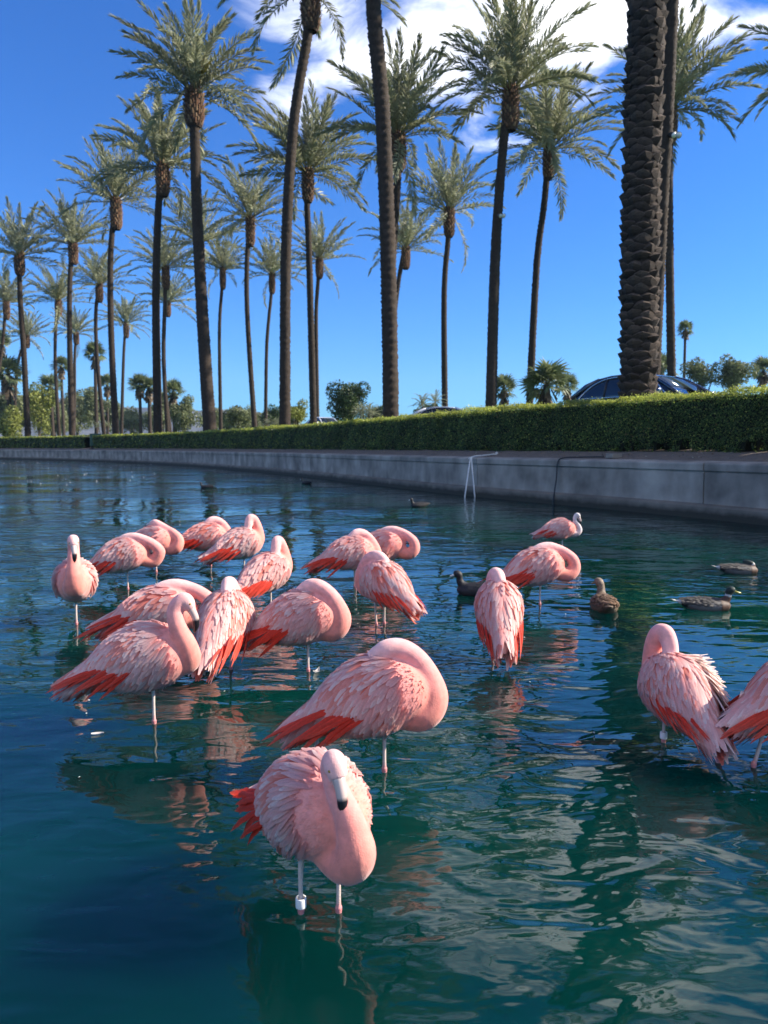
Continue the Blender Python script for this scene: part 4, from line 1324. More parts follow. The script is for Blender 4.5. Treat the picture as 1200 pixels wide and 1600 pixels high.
        for x in (1.42, -1.42):
            wv = []
            mb = MB(); mb.tube([(x, s * 0.70, 0.36), (x, s * 0.72, 0.36), (x, s * 0.93, 0.36), (x, s * 0.95, 0.36)], [0.32, 0.36, 0.36, 0.32], 24)
            w_ = mb.build('wheel', M['tyre'], root)
            mb = MB(); mb.tube([(x, s * 0.951, 0.36), (x, s * 0.957, 0.36)], 0.24, 20); mb.build('rim', M['chrome'], w_)
        for x in (-0.25, -1.25):
            mb = MB(); mb.tube([(x + 0.12, s * 0.955, 0.92), (x - 0.1, s * 0.955, 0.925)], 0.018, 6); mb.build('door_handle', M['chrome'], root)
    mb = MB(); mb.box(2.30, -0.42, 0.55, 2.40, 0.42, 0.82, 0.03); mb.build('grille', M['blacktrim'], root)
    return root


paint_blue = plain_mat('dark_blue_paint', (0.010, 0.018, 0.045), 0.18, 0.3, 0.6, 1.0)
paint_silver = plain_mat('silver_paint', (0.5, 0.51, 0.53), 0.25, 0.35, 0.6, 1.0)
paint_white = plain_mat('white_paint', (0.75, 0.75, 0.74), 0.25, 0.0, 0.5, 1.0)
car((6.95, 18.9, 1.33), R(-54), paint_blue, 'dark blue car with chrome window trim parked behind the hedge and thickest palm trunk')
car((3.43, 36.0, 1.42), R(-10), paint_silver, 'silver car of which only the roof shows above the hedge')
car((-4.9, 62.0, 2.0), R(-60), paint_white, 'white car barely showing over the hedge beside the straight dark palm trunk')
# ------------------------------------------------------------------ flamingos
U_T = np.array([0, .04, .12, .25, .4, .55, .7, .82, .92, 1.0])
W_T = np.array([0.004, .050, .088, .120, .130, .120, .093, .062, .034, .008])
H_T = np.array([0.004, .055, .100, .132, .142, .127, .094, .060, .032, .008])
Z_T = np.array([-.02, -.02, -.015, -.005, 0, .002, .000, -.010, -.022, -.032])
_uu = np.linspace(0, 1, 101)


def _sm(y):
    a = np.interp(_uu, U_T, y)
    for _ in range(12):
        a[1:-1] = (a[:-2] + 2 * a[1:-1] + a[2:]) / 4
    return a


W_S, H_S, Z_S = _sm(W_T), _sm(H_T), _sm(Z_T)
XF, XL = 0.18, 0.53


class Body:
    def __init__(self, pitch, zc, fat=1.0):
        self.cp, self.sp, self.zc, self.fat = math.cos(pitch), math.sin(pitch), zc, fat

    def out(self, p):
        p = np.asarray(p, float)
        x, y, z = p[..., 0], p[..., 1], p[..., 2]
        return np.stack([x * self.cp - z * self.sp, y, x * self.sp + z * self.cp + self.zc], -1)

    def inv(self, p):
        p = np.asarray(p, float)
        x, y, z = p[..., 0], p[..., 1], p[..., 2] - self.zc
        return np.stack([x * self.cp + z * self.sp, y, -x * self.sp + z * self.cp], -1)

    def whz(self, u):
        u = np.clip(u, 0, 1)
        return np.interp(u, _uu, W_S) * self.fat, np.interp(u, _uu, H_S), np.interp(u, _uu, Z_S)

    def surf(self, u, th, k=1.0):
        w, h, z = self.whz(u)
        return np.stack([XF - XL * u, w * np.sin(th) * k, z + h * np.cos(th) * k], -1)


POSE = {
    # rows: x, y, z, radius   (x forward, z up from the water, before scaling)
    'sleep': [(.07, 0, .24, .075), (.135, 0, .232, .069), (.168, .008, .280, .059), (.152, .015, .350, .046), (.112, .018, .412, .039), (.06, .012, .446, .038), (.008, .0, .446, .036), (-.045, -.01, .412, .028)],
    'lobe': [(.08, 0, .27, .062), (.145, 0, .235, .056), (.21, .0, .225, .052), (.252, .01, .265, .048), (.245, .015, .325, .044), (.195, .02, .375, .039), (.13, .02, .41, .036), (.065, .01, .43, .035), (.0, 0, .425, .033), (-.06, -.01, .40, .028)],
    'rest': [(.06, 0, .22, .07), (.15, 0, .212, .066), (.198, -.004, .262, .053), (.178, -.012, .338, .038), (.132, -.02, .398, .031), (.105, -.024, .44, .028), (.118, -.024, .474, .029)],
    'arch': [(.07, 0, .27, .062), (.14, -.01, .27, .058), (.15, -.04, .33, .045), (.115, -.05, .42, .037), (.105, -.045, .49, .033), (.135, -.04, .53, .031)],
    'upright': [(.08, 0, .27, .065), (.15, 0, .285, .058), (.178, 0, .35, .044), (.15, 0, .43, .034), (.115, 0, .50, .030), (.115, 0, .555, .028), (.138, 0, .588, .029)],
    'ess': [(.08, 0, .26, .062), (.165, 0, .235, .05), (.212, 0, .27, .038), (.200, 0, .33, .031), (.160, 0, .385, .027), (.152, 0, .44, .025), (.175, 0, .475, .026)],
    'curl': [(.07, 0, .27, .068), (.125, 0, .31, .062), (.13, .01, .39, .048), (.115, .015, .46, .039), (.09, .01, .50, .036), (.058, 0, .503, .036), (.042, -.01, .46, .036), (.03, -.012, .40, .034)],
    'low': [(.08, 0, .27, .066), (.15, 0, .225, .06), (.215, .0, .24, .052), (.225, .02, .305, .045), (.17, .03, .36, .040), (.10, .04, .395, .037), (.04, .04, .43, .034), (-.005, .03, .455, .033)],
}
HEAD = {'rest': ((.50, -.05, -.86), 1.0), 'arch': ((.45, .02, -.89), 1.0), 'upright': ((.50, .05, -.86), 1.0), 'ess': ((.42, 0, -.9), .95), 'low': ((-.9, .25, -.25), 1.0)}


def head_geo(tip, d, side):
    """bill mesh (bent, black-tipped) and eye positions, tip = centre of the head"""
    d = np.array(d, float); d /= np.linalg.norm(d)
    up = np.array([0, 0, 1.0]); sidev = np.cross(d, up); sidev /= np.linalg.norm(sidev) + 1e-9
    dorsal = np.cross(sidev, d)
    # dorsal points to the crown side; the bill bends away from it
    L = 0.118
    P = [tip + d * 0.024, tip + d * 0.052 - dorsal * 0.0, tip + d * 0.076 - dorsal * 0.003, tip + d * 0.098 - dorsal * 0.012, tip + d * 0.113 - dorsal * 0.024, tip + d * 0.122 - dorsal * 0.036]
    rad = [0.0185, 0.0158, 0.0148, 0.0138, 0.0098, 0.003]
    Ps = spline(np.column_stack([np.array(P), rad]), 14)
    v, f = tube_geo(Ps[:, :3], Ps[:, 3], 10)
    t = np.repeat(np.linspace(0, 1, 14), 10)
    c = np.where((t > 0.40)[:, None], np.array([0.012, 0.010, 0.012]), np.array([0.56, 0.43, 0.38]) * (1 - 0.25 * t[:, None]))
    eyes = [tip + d * 0.008 + dorsal * 0.010 + sidev * s * 0.0235 for s in (-1, 1)]
    return v, f, c, eyes, sidev, dorsal


PINK = np.array([0.86, 0.38, 0.35]); PALE = np.array([0.90, 0.545, 0.50]); SALMON = np.array([0.86, 0.22, 0.12]); RED = np.array([0.78, 0.05, 0.022]); WHITE = np.array([0.92, 0.74, 0.68])
CHEST = np.array([0.86, 0.27, 0.195])


def voxel_union(parts, voxel, smooth):
    vs = []; fs = []; b = 0
    for v, f in parts:
        vs += [tuple(x) for x in v]; fs += [tuple(i + b for i in q) for q in f]; b = len(vs)
    me = bpy.data.meshes.new('tmp'); me.from_pydata(vs, [], fs)
    ob = bpy.data.objects.new('tmp', me); COL.objects.link(ob)
    m = ob.modifiers.new('r', 'REMESH'); m.mode = 'VOXEL'; m.voxel_size = voxel
    s = ob.modifiers.new('s', 'SMOOTH'); s.iterations = smooth; s.factor = 0.5
    dg = bpy.context.evaluated_depsgraph_get()
    ev = ob.evaluated_get(dg)
    em = ev.to_mesh()
    n = len(em.vertices)
    V = np.zeros(n * 3, dtype=np.float32); em.vertices.foreach_get('co', V); V = V.reshape(-1, 3).astype(float)
    N = np.zeros(n * 3, dtype=np.float32); em.vertices.foreach_get('normal', N); N = N.reshape(-1, 3).astype(float)
    F = [tuple(p.vertices) for p in em.polygons]
    ev.to_mesh_clear()
    bpy.data.objects.remove(ob); bpy.data.meshes.remove(me)
    return V, N, F


def blades(p0, d, nrm, L, w, curl, col0, col1, segs=4):
    """many soft lance-shaped feathers at once: 3 columns x (segs+1) rows"""
    k = len(p0)
    s = np.linspace(0, 1, segs + 1)
    sd_ = np.cross(nrm, d); sd_ /= np.linalg.norm(sd_, axis=1)[:, None] + 1e-9
    prof = np.interp(s, [0, 0.25, 0.6, 0.85, 1], [0.55, 0.95, 1.0, 0.7, 0.12])
    rows = []
    cols = []
    for i, si in enumerate(s):
        c = p0 + d * (L * si)[:, None] + nrm * (curl * si ** 2 * 0.5)[:, None]
        rows.append(np.stack([c - sd_ * (w * prof[i] * 0.5)[:, None] - nrm * (w * 0.10)[:, None], c + nrm * (w * 0.06)[:, None], c + sd_ * (w * prof[i] * 0.5)[:, None] - nrm * (w * 0.10)[:, None]], 1))
        cc = col0 * (1 - si) + col1 * si
        cols.append(np.stack([cc * 1.04, cc * 0.92, cc * 1.04], 1))
    V = np.stack(rows, 1).reshape(-1, 3)
    Cc = np.stack(cols, 1).reshape(-1, 3)
    g = grid_faces(segs + 1, 3)
    F = (g[None] + (np.arange(k) * (segs + 1) * 3)[:, None, None]).reshape(-1, 4)
    return V, F, Cc


def follow(body, p, k, lift):
    """push a local (unpitched) point out to the plumage shell"""
    u = (XF - p[:, 0]) / XL
    w, h, z = body.whz(np.clip(u, 0.02, 0.86))
    ry = p[:, 1] / (w + 1e-6); rz = (p[:, 2] - z) / (h + 1e-6)
    rho = np.sqrt(ry ** 2 + rz ** 2) + 1e-6
    want = 1.0 + (lift / np.sqrt(w * h))
    f = np.where(rho < want, want / rho, 1 + (want / rho - 1) * 0.92)
    on = np.clip((0.95 - u) / 0.12, 0, 1)
    f = 1 + (f - 1) * on
    q = p.copy()
    q[:, 1] = p[:, 1] * f; q[:, 2] = z + (p[:, 2] - z) * f
    return q


def wing_feathers(body, rg, near, redness, pale, ruffle=0):
    """covert and scapular feathers of both folded wings; follows the body, tips slightly lifted"""
    rows, colsn = (25, 20) if near else (15, 13)
    u, j = np.meshgrid(np.linspace(0.19, 0.80, rows), np.linspace(0, 1, colsn), indexing='ij')
    u = u.ravel(); j = j.ravel()
    th = R(4) + j * R(104)
    u = np.concatenate([u, u]) + rg.normal(0, 0.018, 2 * len(u)); th = np.concatenate([th, th]); sg = np.repeat([1.0, -1.0], len(j)); jj = np.concatenate([j, j])
    th = (th + rg.normal(0, 0.06, len(th))) * sg
    k = len(u)
    lift0 = 0.0050 + 0.004 * rg.random(k) + 0.004 * np.clip((0.45 - u) / 0.2, 0, 1)
    p = body.surf(u, th)
    a = np.radians(8 + 44 * np.sin(np.abs(th)) * (1 - 0.65 * u) + rg.normal(0, 6, k))
    td = np.stack([np.zeros(k), np.cos(th) * sg, -np.sin(np.abs(th))], -1)
    d = np.stack([-np.cos(a), np.zeros(k), np.zeros(k)], -1) + td * np.sin(a)[:, None]
    L = np.interp(u, [.19, .42], [.6, 1.0]) * (0.095 + 0.065 * u) * rg.uniform(0.8, 1.25, k); w = ((0.016 if near else 0.022) + 0.009 * u) * rg.uniform(0.85, 1.2, k)
    if ruffle:
        ru = (sg == ruffle) & (u < 0.62) & (jj > 0.25)
        lift0 = np.where(ru, lift0 + rg.uniform(0, 0.022, k), lift0)
    segs = 5
    pts = []
    cur = p.copy()
    for s in range(segs + 1):
        lf = np.interp(s / segs, [0, 1], [0.0, 1.0]) * lift0 * 1.15 + 0.003 + (0.001 if s == segs else 0)
        if ruffle:
            lf = lf + np.where(ru, 0.03 * (s / segs) ** 1.5 * rg.uniform(0.5, 1, 1), 0)
        cur2 = follow(body, cur, 1.0, lf)
        pts.append(cur2)
        cur = cur2 + d * (L / segs)[:, None]
        un = (XF - cur[:, 0]) / XL                       # past the rump the tips gather towards the tail
        g_ = np.clip((un - 0.80) / 0.2, 0, 1) * 0.16
        cur[:, 1] *= 1 - g_
        cur[:, 2] += (-0.045 - cur[:, 2]) * g_
    P = np.stack(pts, 1)                                   # k, segs+1, 3
    # normals from the shell: outward in the cross-section
    uu = ((XF - P[..., 0]) / XL)
    w_, h_, z_ = body.whz(np.clip(uu, 0.02, 0.9))
    N = np.stack([np.zeros_like(uu), P[..., 1] / (w_ ** 2 + 1e-6), (P[..., 2] - z_) / (h_ ** 2 + 1e-6)], -1)
    N /= np.linalg.norm(N, axis=-1, keepdims=True) + 1e-9
    T = np.gradient(P, axis=1); T /= np.linalg.norm(T, axis=-1, keepdims=True) + 1e-9
    S = np.cross(N, T); S /= np.linalg.norm(S, axis=-1, keepdims=True) + 1e-9
    prof = np.interp(np.linspace(0, 1, segs + 1), [0, 0.25, 0.6, 0.85, 1], [0.55, 0.95, 1.0, 0.80, 0.28])
    hw = (w[:, None] * prof[None] * 0.5)[..., None]
    roll = rg.normal(0, 0.07, (k, 1, 1))
    V = np.stack([P - S * hw - N * hw * (0.16 + roll), P + N * hw * 0.06, P + S * hw - N * hw * (0.16 - roll)], 2)
    # colours
    rr = rg.random(k)
    c0 = (PINK * 0.88 + SALMON * 0.12) * rg.uniform(0.90, 1.05, (k, 1)); c1 = (PALE * 0.75 + PINK * 0.25) * rg.uniform(0.90, 1.06, (k, 1))
    c1 = c1 * (1 - pale) + WHITE * pale
    band = np.exp(-((np.abs(th) - R(38)) / R(16)) ** 2) * np.clip((0.62 - u) / 0.2, 0, 1)
    sal = (rr < (0.09 + 0.50 * band) * redness) & (u > 0.27)
    c0[sal] = RED * 0.45 + SALMON * 0.5; c1[sal] = (PALE * 0.55 + SALMON * 0.45)
    lowrear = (jj > 0.72) & (u > 0.5) & (rr < 0.75 * redness + 0.1)
    c0[lowrear] = RED; c1[lowrear] = RED * 0.35 + SALMON * 0.4 + PALE * 0.25
    if ruffle:
        c0[ru] = WHITE * 0.9; c1[ru] = WHITE
    white = rr > 0.80
    c1[white] = WHITE
    tcol = np.linspace(0, 1, segs + 1)[None, :, None]
    Cc = c0[:, None, :] * (1 - tcol) + c1[:, None, :] * tcol
    Cc = np.stack([Cc * 1.04, Cc * 0.93, Cc * 1.04], 2)
    g = grid_faces(segs + 1, 3)
    F = (g[None] + (np.arange(k) * (segs + 1) * 3)[:, None, None]).reshape(-1, 4)
    sn = np.stack([N - S * 0.25, N, N + S * 0.25], 2)
    sn = body.out(sn.reshape(-1, 3)) - body.out(np.zeros(3))
    sn /= np.linalg.norm(sn, axis=1)[:, None] + 1e-9
    VV = body.out(V.reshape(-1, 3))
    return VV, orient(VV, F, sn), Cc.reshape(-1, 3).clip(0, 0.95), sn


def flight_mesh(seed, L, w, red):
    """one long wing quill, root at the origin, lying along -x, outer face +z, drooping"""
    rg = np.random.default_rng(seed)
    n = 8; s = np.linspace(0, 1, n)
    droop = -0.16 * L * s ** 2
    prof = np.interp(s, [0, 0.2, 0.6, 0.85, 1], [0.5, 1.0, 0.95, 0.6, 0.08])
    wob = rg.normal(0, 0.16, (n, 2))
    V = []; Cc = []
    for i in range(n):
        hw = w * 0.5 * prof[i]
        V += [(-L * s[i], -hw * (1 + wob[i, 0]), droop[i] - hw * 0.25), (-L * s[i], 0.0, droop[i] + hw * 0.12), (-L * s[i], hw * (1 + wob[i, 1]), droop[i] - hw * 0.25)]
        c = RED * (1 - 0.45 * s[i] ** 3) + (SALMON * 0.9 + 0.05) * 0.45 * s[i] ** 3 if red else PINK
        Cc += [c * rg.uniform(0.85, 1.15), c * 0.8, c * rg.uniform(0.85, 1.15)]
    return mesh('flight_feather', np.array(V), grid_faces(n, 3), M['flight'], cols=np.array(Cc).clip(0, 1))


FLIGHT = [flight_mesh(i, 0.205 + 0.02 * (i % 3), 0.019, True) for i in range(6)]


def flamingo(spec):
    pose, loc, psi, label = spec['pose'], spec['loc'], spec['psi'], spec['label']
    near = spec.get('near', False)
    sc = spec.get('s', 1.0)
    sink = spec.get('sink', 0.0)
    rg = np.random.default_rng(spec['seed'])
    body = Body(R(spec.get('pitch', 17)), 0.292 + spec.get('dz', 0), spec.get('fat', 1.0))
    root = empty('flamingo', (loc[0], loc[1], -sink), R(psi))
    root.scale = (sc, sc * spec.get('mir', 1), sc)
    tag(root, label, 'flamingo', 'flamingos standing in the pond')
    # body, neck and head as one continuous surface
    nu, nv = 26, 22
    U, TH = np.meshgrid(np.linspace(0, 1, nu), np.linspace(0, 2 * math.pi, nv, endpoint=False), indexing='ij')
    bv = body.out(body.surf(U.ravel(), TH.ravel()))
    bf = [tuple(q) for q in grid_faces(nu, nv, True)] + [tuple(range(nv - 1, -1, -1)), tuple((nu - 1) * nv + i for i in range(nv))]
    NP = np.array(POSE[pose], float)
    NP[:, 2] += spec.get('dz', 0)
    for i_, dxyz in spec.get('bend', {}).items():
        NP[i_, :3] += dxyz
    NP[:, 3] *= spec.get('nr', 1.0)
    hd = HEAD.get(pose)
    if hd:
        dirv = np.array(spec.get('bill', hd[0]), float); dirv /= np.linalg.norm(dirv)
        tip = NP[-1, :3] + np.array([dirv[0], dirv[1], dirv[2] * 0.3]) * 0.040
        ext = np.array([[*(tip + dirv * 0.0), .0315], [*(tip + dirv * 0.032), .022]])
        NP = np.vstack([NP, ext])
    NS = spline(NP, 60)
    nvv, nff = tube_geo(NS[:, :3], NS[:, 3], 14)
    V, N, F = voxel_union([(bv, bf), (nvv, nff)], 0.0065 if near else 0.0085, 6)
    # colours by place on the bird
    D = np.linalg.norm(V[:, None, :] - NS[None, :, :3], axis=2) / NS[None, :, 3]
    ti = np.argmin(D, 1); tn = ti / 59.0
    on_neck = 1 - np.clip((D[np.arange(len(V)), ti] - 0.95) / 0.35, 0, 1)
    loc_ = body.inv(V); ub = ((XF - loc_[:, 0]) / XL).clip(0, 1)
    bodyc = np.array([np.interp(ub, [0, .25, .6, 1], [CHEST[i], PINK[i], PALE[i] * 0.97, PALE[i]]) for i in range(3)]).T
    nk = spec.get('neckcol')
    if nk is None:
        neckc = np.array([np.interp(tn, [0, .3, .6, .85, 1], [CHEST[i], CHEST[i] * 0.7 + PINK[i] * 0.3, PINK[i], PINK[i] * .3 + PALE[i] * .7, PALE[i]]) for i in range(3)]).T
    else:
        neckc = np.array([np.interp(tn, [0, .3, 1], [PALE[i], nk[i], nk[i]]) for i in range(3)]).T
    col = bodyc * (1 - on_neck[:, None]) + neckc * on_neck[:, None]
    col *= rg.normal(1, 0.02, (len(V), 1))
    bo = put('body', mesh('body', V, F, M['plumage'], cols=col.clip(0, 0.95)), root)
    # short plumes that break the outline
    npl = 9000 if near else 2200
    thv = np.abs(np.arctan2(loc_[:, 1] / (np.interp(ub, _uu, W_S) + 1e-6), (loc_[:, 2] - np.interp(ub, _uu, Z_S)) / (np.interp(ub, _uu, H_S) + 1e-6)))
    bare = np.where((on_neck < 0.35) & ((ub < 0.36) | (thv > R(88))))[0]      # wings cover the rest
    pk = bare[rg.integers(0, len(bare), npl)]
    p0 = V[pk]; nn = N[pk]
    Tn = np.gradient(NS[:, :3], axis=0); Tn /= np.linalg.norm(Tn, axis=1)[:, None]
    flow_b = np.tile(body.out(np.array([[-1.0, 0, -0.35]]))[0] - body.out(np.zeros(3)), (npl, 1))
    flow = np.where((on_neck[pk] > 0.5)[:, None], -Tn[ti[pk]], flow_b)
    flow = flow - nn * np.sum(flow * nn, 1)[:, None] + rg.normal(0, 0.22, (npl, 3))
    flow /= np.linalg.norm(flow, axis=1)[:, None] + 1e-9
    flow = flow + nn * rg.uniform(0.0, 1.0, (npl, 1)) * np.where(on_neck[pk] > 0.4, 0.10, 0.20)[:, None]; flow /= np.linalg.norm(flow, axis=1)[:, None]
    onk = on_neck[pk]
    L = np.where(onk > 0.5, rg.uniform(0.011, 0.020, npl) * np.clip(1.3 - tn[pk], 0.35, 1), rg.uniform(0.014, 0.030, npl) * np.clip(0.7 + ub[pk], 0.7, 1.4))
    w = L * np.where(onk > 0.5, 0.30, 0.36)
    c_ = col[pk] * rg.uniform(0.88, 1.12, (npl, 1)) * np.where(rg.random((npl, 1)) < 0.3, np.array([[1.0, 0.93, 0.91]]), 1.0)
    pv, pf_, pc = blades(p0 - nn * 0.002, flow, nn, L, w, -L * 0.3, c_, (c_ * 1.08 + 0.015).clip(0, 0.93), 2)
    pn_ = np.repeat(nn, 9, axis=0)
    dme = mesh('down', pv, orient(pv, pf_, pn_), M['down'], cols=pc.clip(0, 0.95))
    soft_normals(dme, pv, pf_, pn_)
    o = put('down', dme, root); o['kind'] = 'stuff'
    # folded wings
    wv, wf, wc, wn_ = wing_feathers(body, rg, near, spec.get('red', 1.0), spec.get('pale', 0.25), spec.get('ruffle', 0))
    wme = mesh('wing_coverts', wv, wf, M['feather'], cols=wc)
    soft_normals(wme, wv, wf, wn_)
    o = put('wing_coverts', wme, root); o['kind'] = 'stuff'
    # long red quills, one object each
    nq = spec.get('quills', 9) + (6 if near else 3)
    for s in (1, -1):
        for i in range(nq):
            q = i / (nq - 1)
            u = 0.46 + 0.36 * q + rg.normal(0, 0.012)
            th = s * R(98 - 30 * q + rg.normal(0, 4))
            lp = body.surf(np.array([u]), np.array([th]), 1.02)
            lp = follow(body, lp, 1.0, np.array([0.007]))
            pw = body.out(lp)[0]
            pitch_d = R(spec.get('qdrop', 12) + 12 * (1 - q) + rg.normal(0, 4))
            nrm_yaw = s * R(spec.get('qyaw', -3) + rg.normal(0, 2.5))
            o = bpy.data.objects.new('flight_feather', FLIGHT[rg.integers(0, 6)]); COL.objects.link(o)
            o.parent = root
            o.location = tuple(pw)
            roll = -s * R(72 - 25 * q)
            rotm = (Matrix.Rotation(-R(spec.get('pitch', 17)) * 0.6, 3, 'Y') @ Matrix.Rotation(-pitch_d, 3, 'Y') @ Matrix.Rotation(nrm_yaw, 3, 'Z') @ Matrix.Rotation(roll, 3, 'X'))
            o.rotation_euler = rotm.to_euler()
            sq = spec.get('qlen', 0.92) * rg.uniform(0.85, 1.1)
            o.scale = (sq, sq, sq)
    # bill and eyes
    if hd:
        v, f, c, eyes, sv, dv = head_geo(tip, dirv, 1)
        put('bill', mesh('bill', v, f, M['bill'], cols=c), root)
        for e in eyes:
            bm = bmesh.new(); bmesh.ops.create_icosphere(bm, subdivisions=2, radius=0.0052)
            me = bpy.data.meshes.new('eye'); bm.to_mesh(me); bm.free(); me.materials.append(M['eye'])
            put('eye', me, root, loc=tuple(e))
    # legs
    for (lx, ly, tilt) in spec.get('legs', [(0.0, 0.015, 0.0)]):
        zt = 0.26 + spec.get('dz', 0)
        path = [(lx + tilt * 0.9, ly * 0.8, zt), (lx + tilt * 0.5, ly, 0.12), (lx + tilt * 0.12, ly, 0.03), (lx, ly, 0.012), (lx, ly, -0.02), (lx - 0.005, ly, -0.12), (lx - 0.01, ly, -0.33), (lx + 0.01, ly, -0.35)]
        rad = [0.016, 0.0072, 0.0068, 0.0102, 0.0076, 0.0062, 0.0062, 0.009]
        PS = spline(np.column_stack([np.array(path), rad]), 40)
        v, f = tube_geo(PS[:, :3], PS[:, 3], 10)
        t = np.repeat(PS[:, 2], 10)
        jn = np.exp(-((t - 0.01) / 0.022) ** 2)[:, None]
        c = np.array([0.62, 0.50, 0.44]) * (1 - jn) + np.array([0.55, 0.20, 0.20]) * jn
        lg = put('leg', mesh('leg', v, f, M['leg'], cols=c), root)
        if spec.get('band') and (lx, ly, tilt) == spec['legs'][0]:
            mb = MB()
            th = np.linspace(0, 2 * math.pi, 18, endpoint=False)
            prof = [(0.0115, 0.018), (0.0148, 0.018), (0.0153, 0.020), (0.0153, 0.044), (0.0148, 0.046), (0.0115, 0.046)]
            bv_ = [(lx + tilt * 0.13 + r_ * math.cos(a_), ly + r_ * math.sin(a_), z_) for r_, z_ in prof for a_ in th]
            mb.add(bv_, [tuple(q) for q in grid_faces(len(prof), 18, True)])
            mb.build('leg_band', M['band'], lg)
    return root


FLAMINGOS = [
    dict(loc=(-0.158, 1.74), s=.88, psi=-56, dz=.02, pose='rest', near=True, pitch=13, legs=[(-0.03, -0.045, 0.0), (0.025, 0.045, 0.0)], band=True, fat=1.08, red=1.5, quills=8, qlen=1.05,
         label='nearest flamingo, facing the camera with drooped head and a white leg band'),
    dict(loc=(0.00, 2.53), psi=-7, pose='sleep', near=True, pitch=20, legs=[(0.0, 0.01, 0.0), (-0.27, 0.05, 0.05)], red=1.2, quills=10, qlen=.92,
         label='large flamingo in side view with bright red tail, directly behind the nearest one'),
    dict(loc=(-0.96, 3.00), psi=6, pose='arch', near=True, pitch=15, legs=[(0.0, 0.0, 0.0)], red=1.1, pale=.5, quills=8, qlen=.75,
         label='flamingo at the left holding its head up in a hook with the bill pointing down'),
    dict(loc=(-1.22, 4.06), psi=8, pose='lobe', pitch=10, dz=-0.045, legs=[(0.0, 0.0, 0.0)], red=1.3, quills=10, qlen=1.0,
         label='flamingo crouched low on the water behind the one with hooked neck'),
    dict(loc=(-2.00, 4.73), psi=-68, pose='upright', pitch=14, legs=[(0.0, 0.0, 0.0)], red=.3, quills=4, qlen=.7, nr=1.25, bend={4: (0, 0, -.02), 5: (0, 0, -.02), 6: (.02, 0, -.015)},
         label='leftmost flamingo, facing the camera with upright neck and black bill tip'),
    dict(loc=(-2.08, 5.93), psi=14, pose='lobe', pitch=18, legs=[(0.0, 0.0, 0.0)], red=.9, pale=.6, bend={3: (.0, 0, .02)}, mir=-1,
         label='pale flamingo with orange neck loop, second from the left in the back'),
    dict(loc=(-2.10, 6.75), psi=-12, pose='low', pitch=12, legs=[(0.0, 0.0, 0.0)], red=.3, quills=5, qlen=.8,
         label='flamingo farthest back at left, its white head laid along its back'),
    dict(loc=(-1.68, 7.11), psi=12, pose='sleep', pitch=8, legs=[(0.0, 0.0, 0.0)], red=1.2,
         label='distant flamingo with red tail whose curled head touches its pale neighbour'),
    dict(loc=(-1.26, 6.60), psi=24, pose='curl', pitch=16, legs=[(0.0, 0.0, 0.0)], red=.7, pale=.75, s=1.02,
         label='pale cream flamingo at the back with raised curled neck and dark red wing'),
    dict(loc=(-0.82, 5.28), psi=44, pose='curl', pitch=20, legs=[(0.0, 0.0, 0.0)], red=.9, pale=.35, dz=-.03,
         label='flamingo turned away with curled neck, in the middle of the left group'),
    dict(loc=(-0.80, 3.73), psi=80, pose='sleep', pitch=26, legs=[(0.03, 0.0, 0.0)], red=.9, pale=.3, qdrop=16, qlen=.75, quills=7, near=True,
         label='flamingo seen from behind with hanging red wing tips, left group'),
    dict(loc=(-0.39, 3.72), psi=-4, pose='sleep', near=True, pitch=17, legs=[(0.0, 0.0, 0.0)], red=.8, mir=-1, qlen=1.0,
         label='side-on sleeping flamingo in the centre, behind the large one'),
    dict(loc=(-0.24, 6.02), psi=10, pose='sleep', pitch=13, legs=[(0.0, 0.02, 0.0), (0.0, -0.05, 0.0)], red=.8,
         label='back centre flamingo facing right with its tail to the left'),
    dict(loc=(0.02, 6.45), psi=-15, pose='lobe', pitch=14, legs=[(0.0, 0.0, 0.0)], red=.8,
         label='flamingo almost hidden behind two others, only its orange breast showing'),
    dict(loc=(-0.02, 4.72), psi=132, pose='sleep', pitch=20, legs=[(0.0, -0.03, 0.0), (0.01, 0.03, 0.02)], red=1.3, pale=.5, qdrop=20, qlen=.75, quills=7,
         label='flamingo facing away to the left with red feathers hanging at right'),
    dict(loc=(0.63, 4.02), psi=88, pose='sleep', pitch=32, legs=[(-0.03, 0.03, 0.0)], red=.7, pale=.4, qdrop=22, qlen=.7, quills=7, dz=.0, fat=.95,
         label='flamingo seen from behind with orange wing tips hanging in the middle, beside the coot'),
    dict(loc=(1.14, 5.33), psi=4, pose='lobe', pitch=17, legs=[(0.0, 0.0, 0.0)], red=1.0, pale=.35,
         label='flamingo on one leg with a big orange neck loop, right of centre'),
    dict(loc=(1.98, 8.15), psi=-4, pose='ess', pitch=10, legs=[(0.0, 0.0, 0.0)], red=.35, pale=.4, neckcol=(.66, .60, .58), quills=5, qlen=.7, s=.86,
         label='farthest flamingo with grey-white upright neck, near the wall'),
    dict(loc=(1.12, 2.81), s=.90, psi=101, pose='curl', near=True, pitch=20, legs=[(0.0, 0.03, 0.0)], band=True, red=.7, pale=.35, dz=-.035, ruffle=-1, qdrop=10, qlen=.6, quills=6,
         label='flamingo at the right turned away with ruffled wing and white leg band'),
    dict(loc=(1.57, 2.62), psi=10, pose='sleep', near=True, pitch=17, legs=[(-0.24, 0.0, 0.06), (-0.34, 0.06, 0.1)], red=1.2, quills=9, qlen=.85,
         label='flamingo cut off by the right edge, dark red tail to the left'),
]
for i, sp in enumerate(FLAMINGOS):
    sp['seed'] = 500 + i
    flamingo(sp)


